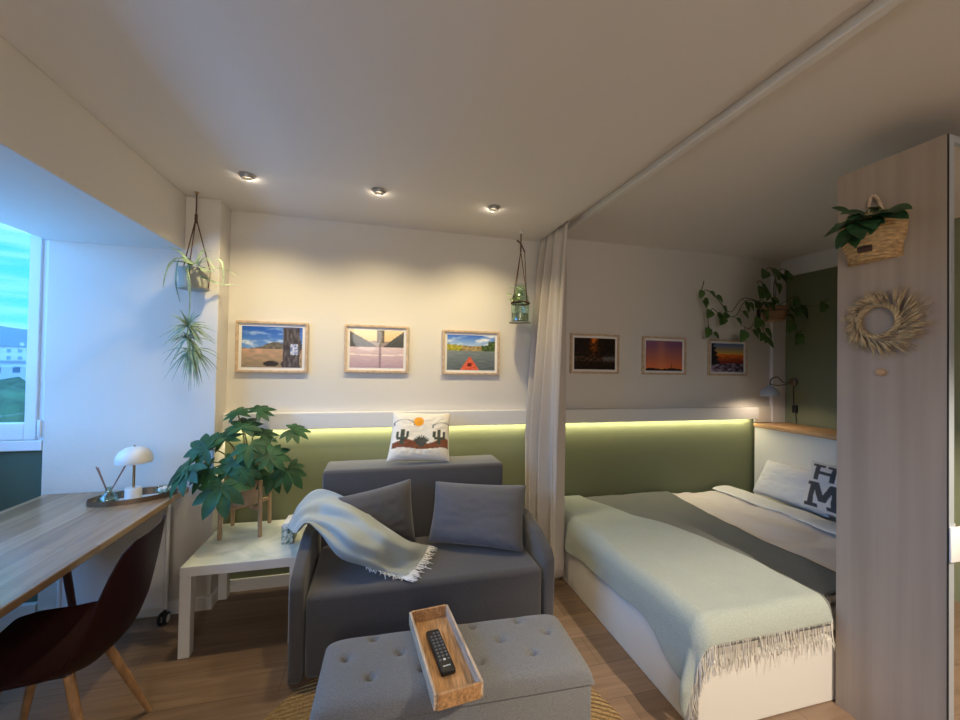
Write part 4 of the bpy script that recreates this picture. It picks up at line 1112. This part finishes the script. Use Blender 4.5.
# ------------------------------------------------------------------ light
def area(name, loc, rot, sx, sy, e, c, portal=False, spread=PI):
    l = bpy.data.lights.new(name, 'AREA'); l.shape = 'RECTANGLE'; l.size = sx; l.size_y = sy; l.energy = e; l.color = c; l.spread = spread
    o = bpy.data.objects.new(name, l); col.objects.link(o); o.location = loc; o.rotation_euler = rot
    if portal: l.cycles.is_portal = True
    return o
area('led_strip_sofa', (.1, D - .028, 1.036), (math.radians(12), 0, 0), 2.05, .012, 4.2, (1, .90, .58))
area('led_strip_bed', (2.3, D - .028, 1.036), (math.radians(12), 0, 0), 1.95, .012, 4.2, (1, .90, .58))
area('window_portal', (XO - .08, 1.46, (WZ0 + WZ1) / 2), (0, -PI / 2, 0), WZ1 - WZ0, 2.32, 1, (1, 1, 1), True)
area('side_window_portal', ((XO + XW) / 2, YE + .08, (WZ0 + WZ1) / 2), (-PI / 2, 0, 0), XW - XO, WZ1 - WZ0, 1, (1, 1, 1), True)
# room lamp of the entrance side, behind the camera
def spot(loc, e, c, size, blend, rot=(0, 0, 0), r=.05):
    l = bpy.data.lights.new('entrance_lamp', 'SPOT'); l.energy = e; l.color = c; l.spot_size = math.radians(size); l.spot_blend = blend; l.shadow_soft_size = r
    o = bpy.data.objects.new('entrance_lamp', l); col.objects.link(o); o.location = loc; o.rotation_euler = rot
spot((1.95, -.30, 2.46), 310, (1, .87, .69), 108, .35, (0, 0, 0), .04)
l = bpy.data.lights.new('fill_light', 'POINT'); l.energy = 44; l.color = (1, .94, .89); l.shadow_soft_size = .25  # unseen point light added as fill for the ceiling and right wall
lo = bpy.data.objects.new('fill_light', l); col.objects.link(lo); lo.location = (-.2, -1.45, 1.95)

SKY = (1.1, 3.6, 8.4)
w = bpy.data.worlds.new('dusk_sky'); scene.world = w; w.use_nodes = True; nt = w.node_tree; L = nt.links.new
bg = nt.nodes['Background']; tc = nt.nodes.new('ShaderNodeTexCoord'); sp = nt.nodes.new('ShaderNodeSeparateXYZ'); L(tc.outputs['Generated'], sp.inputs[0])
def ramp(stops, src):
    rp = nt.nodes.new('ShaderNodeValToRGB'); e = rp.color_ramp.elements
    e[0].position, e[0].color = stops[0][0], (*stops[0][1], 1); e[1].position, e[1].color = stops[-1][0], (*stops[-1][1], 1)
    for p_, c_ in stops[1:-1]: x = e.new(p_); x.color = (*c_, 1)
    L(src, rp.inputs['Fac']); return rp
# clear cyan northern sky with thin cloud streaks, unseen rest of the sky brightened to push blue light indoors
clear = ramp([(0, (.25, .75, .82)), (.07, (.06, .72, .85)), (.30, (.0, .55, .95)), (1, (.05, .25, .80))], sp.outputs['Z'])
mp = nt.nodes.new('ShaderNodeMapping'); mp.inputs['Scale'].default_value = (1.2, 1.2, 14); L(tc.outputs['Generated'], mp.inputs['Vector'])
nz = nt.nodes.new('ShaderNodeTexNoise'); nz.inputs['Scale'].default_value = 1.6; nz.inputs['Detail'].default_value = 4; L(mp.outputs['Vector'], nz.inputs['Vector'])
st = ramp([(.46, (0, 0, 0)), (.66, (1, 1, 1))], nz.outputs['Fac'])
mx = nt.nodes.new('ShaderNodeMix'); mx.data_type = 'RGBA'; L(st.outputs['Color'], mx.inputs['Factor']); L(clear.outputs['Color'], mx.inputs['A']); mx.inputs['B'].default_value = (.42, .95, 1, 1)
mr = nt.nodes.new('ShaderNodeMapRange'); mr.inputs['From Min'].default_value = .62; mr.inputs['From Max'].default_value = .15; L(sp.outputs['Y'], mr.inputs['Value'])
mr.interpolation_type = 'SMOOTHSTEP'
m3 = nt.nodes.new('ShaderNodeMix'); m3.data_type = 'RGBA'; L(mr.outputs['Result'], m3.inputs['Factor']); L(mx.outputs['Result'], m3.inputs['A']); m3.inputs['B'].default_value = (SKY[0], SKY[1], SKY[2], 1)
L(m3.outputs['Result'], bg.inputs['Color']); bg.inputs['Strength'].default_value = 1.0

scene.view_settings.view_transform = 'Standard'; scene.view_settings.look = 'None'
scene.view_settings.gamma = 1; scene.view_settings.use_curve_mapping = False
scene.view_settings.exposure = 0.1
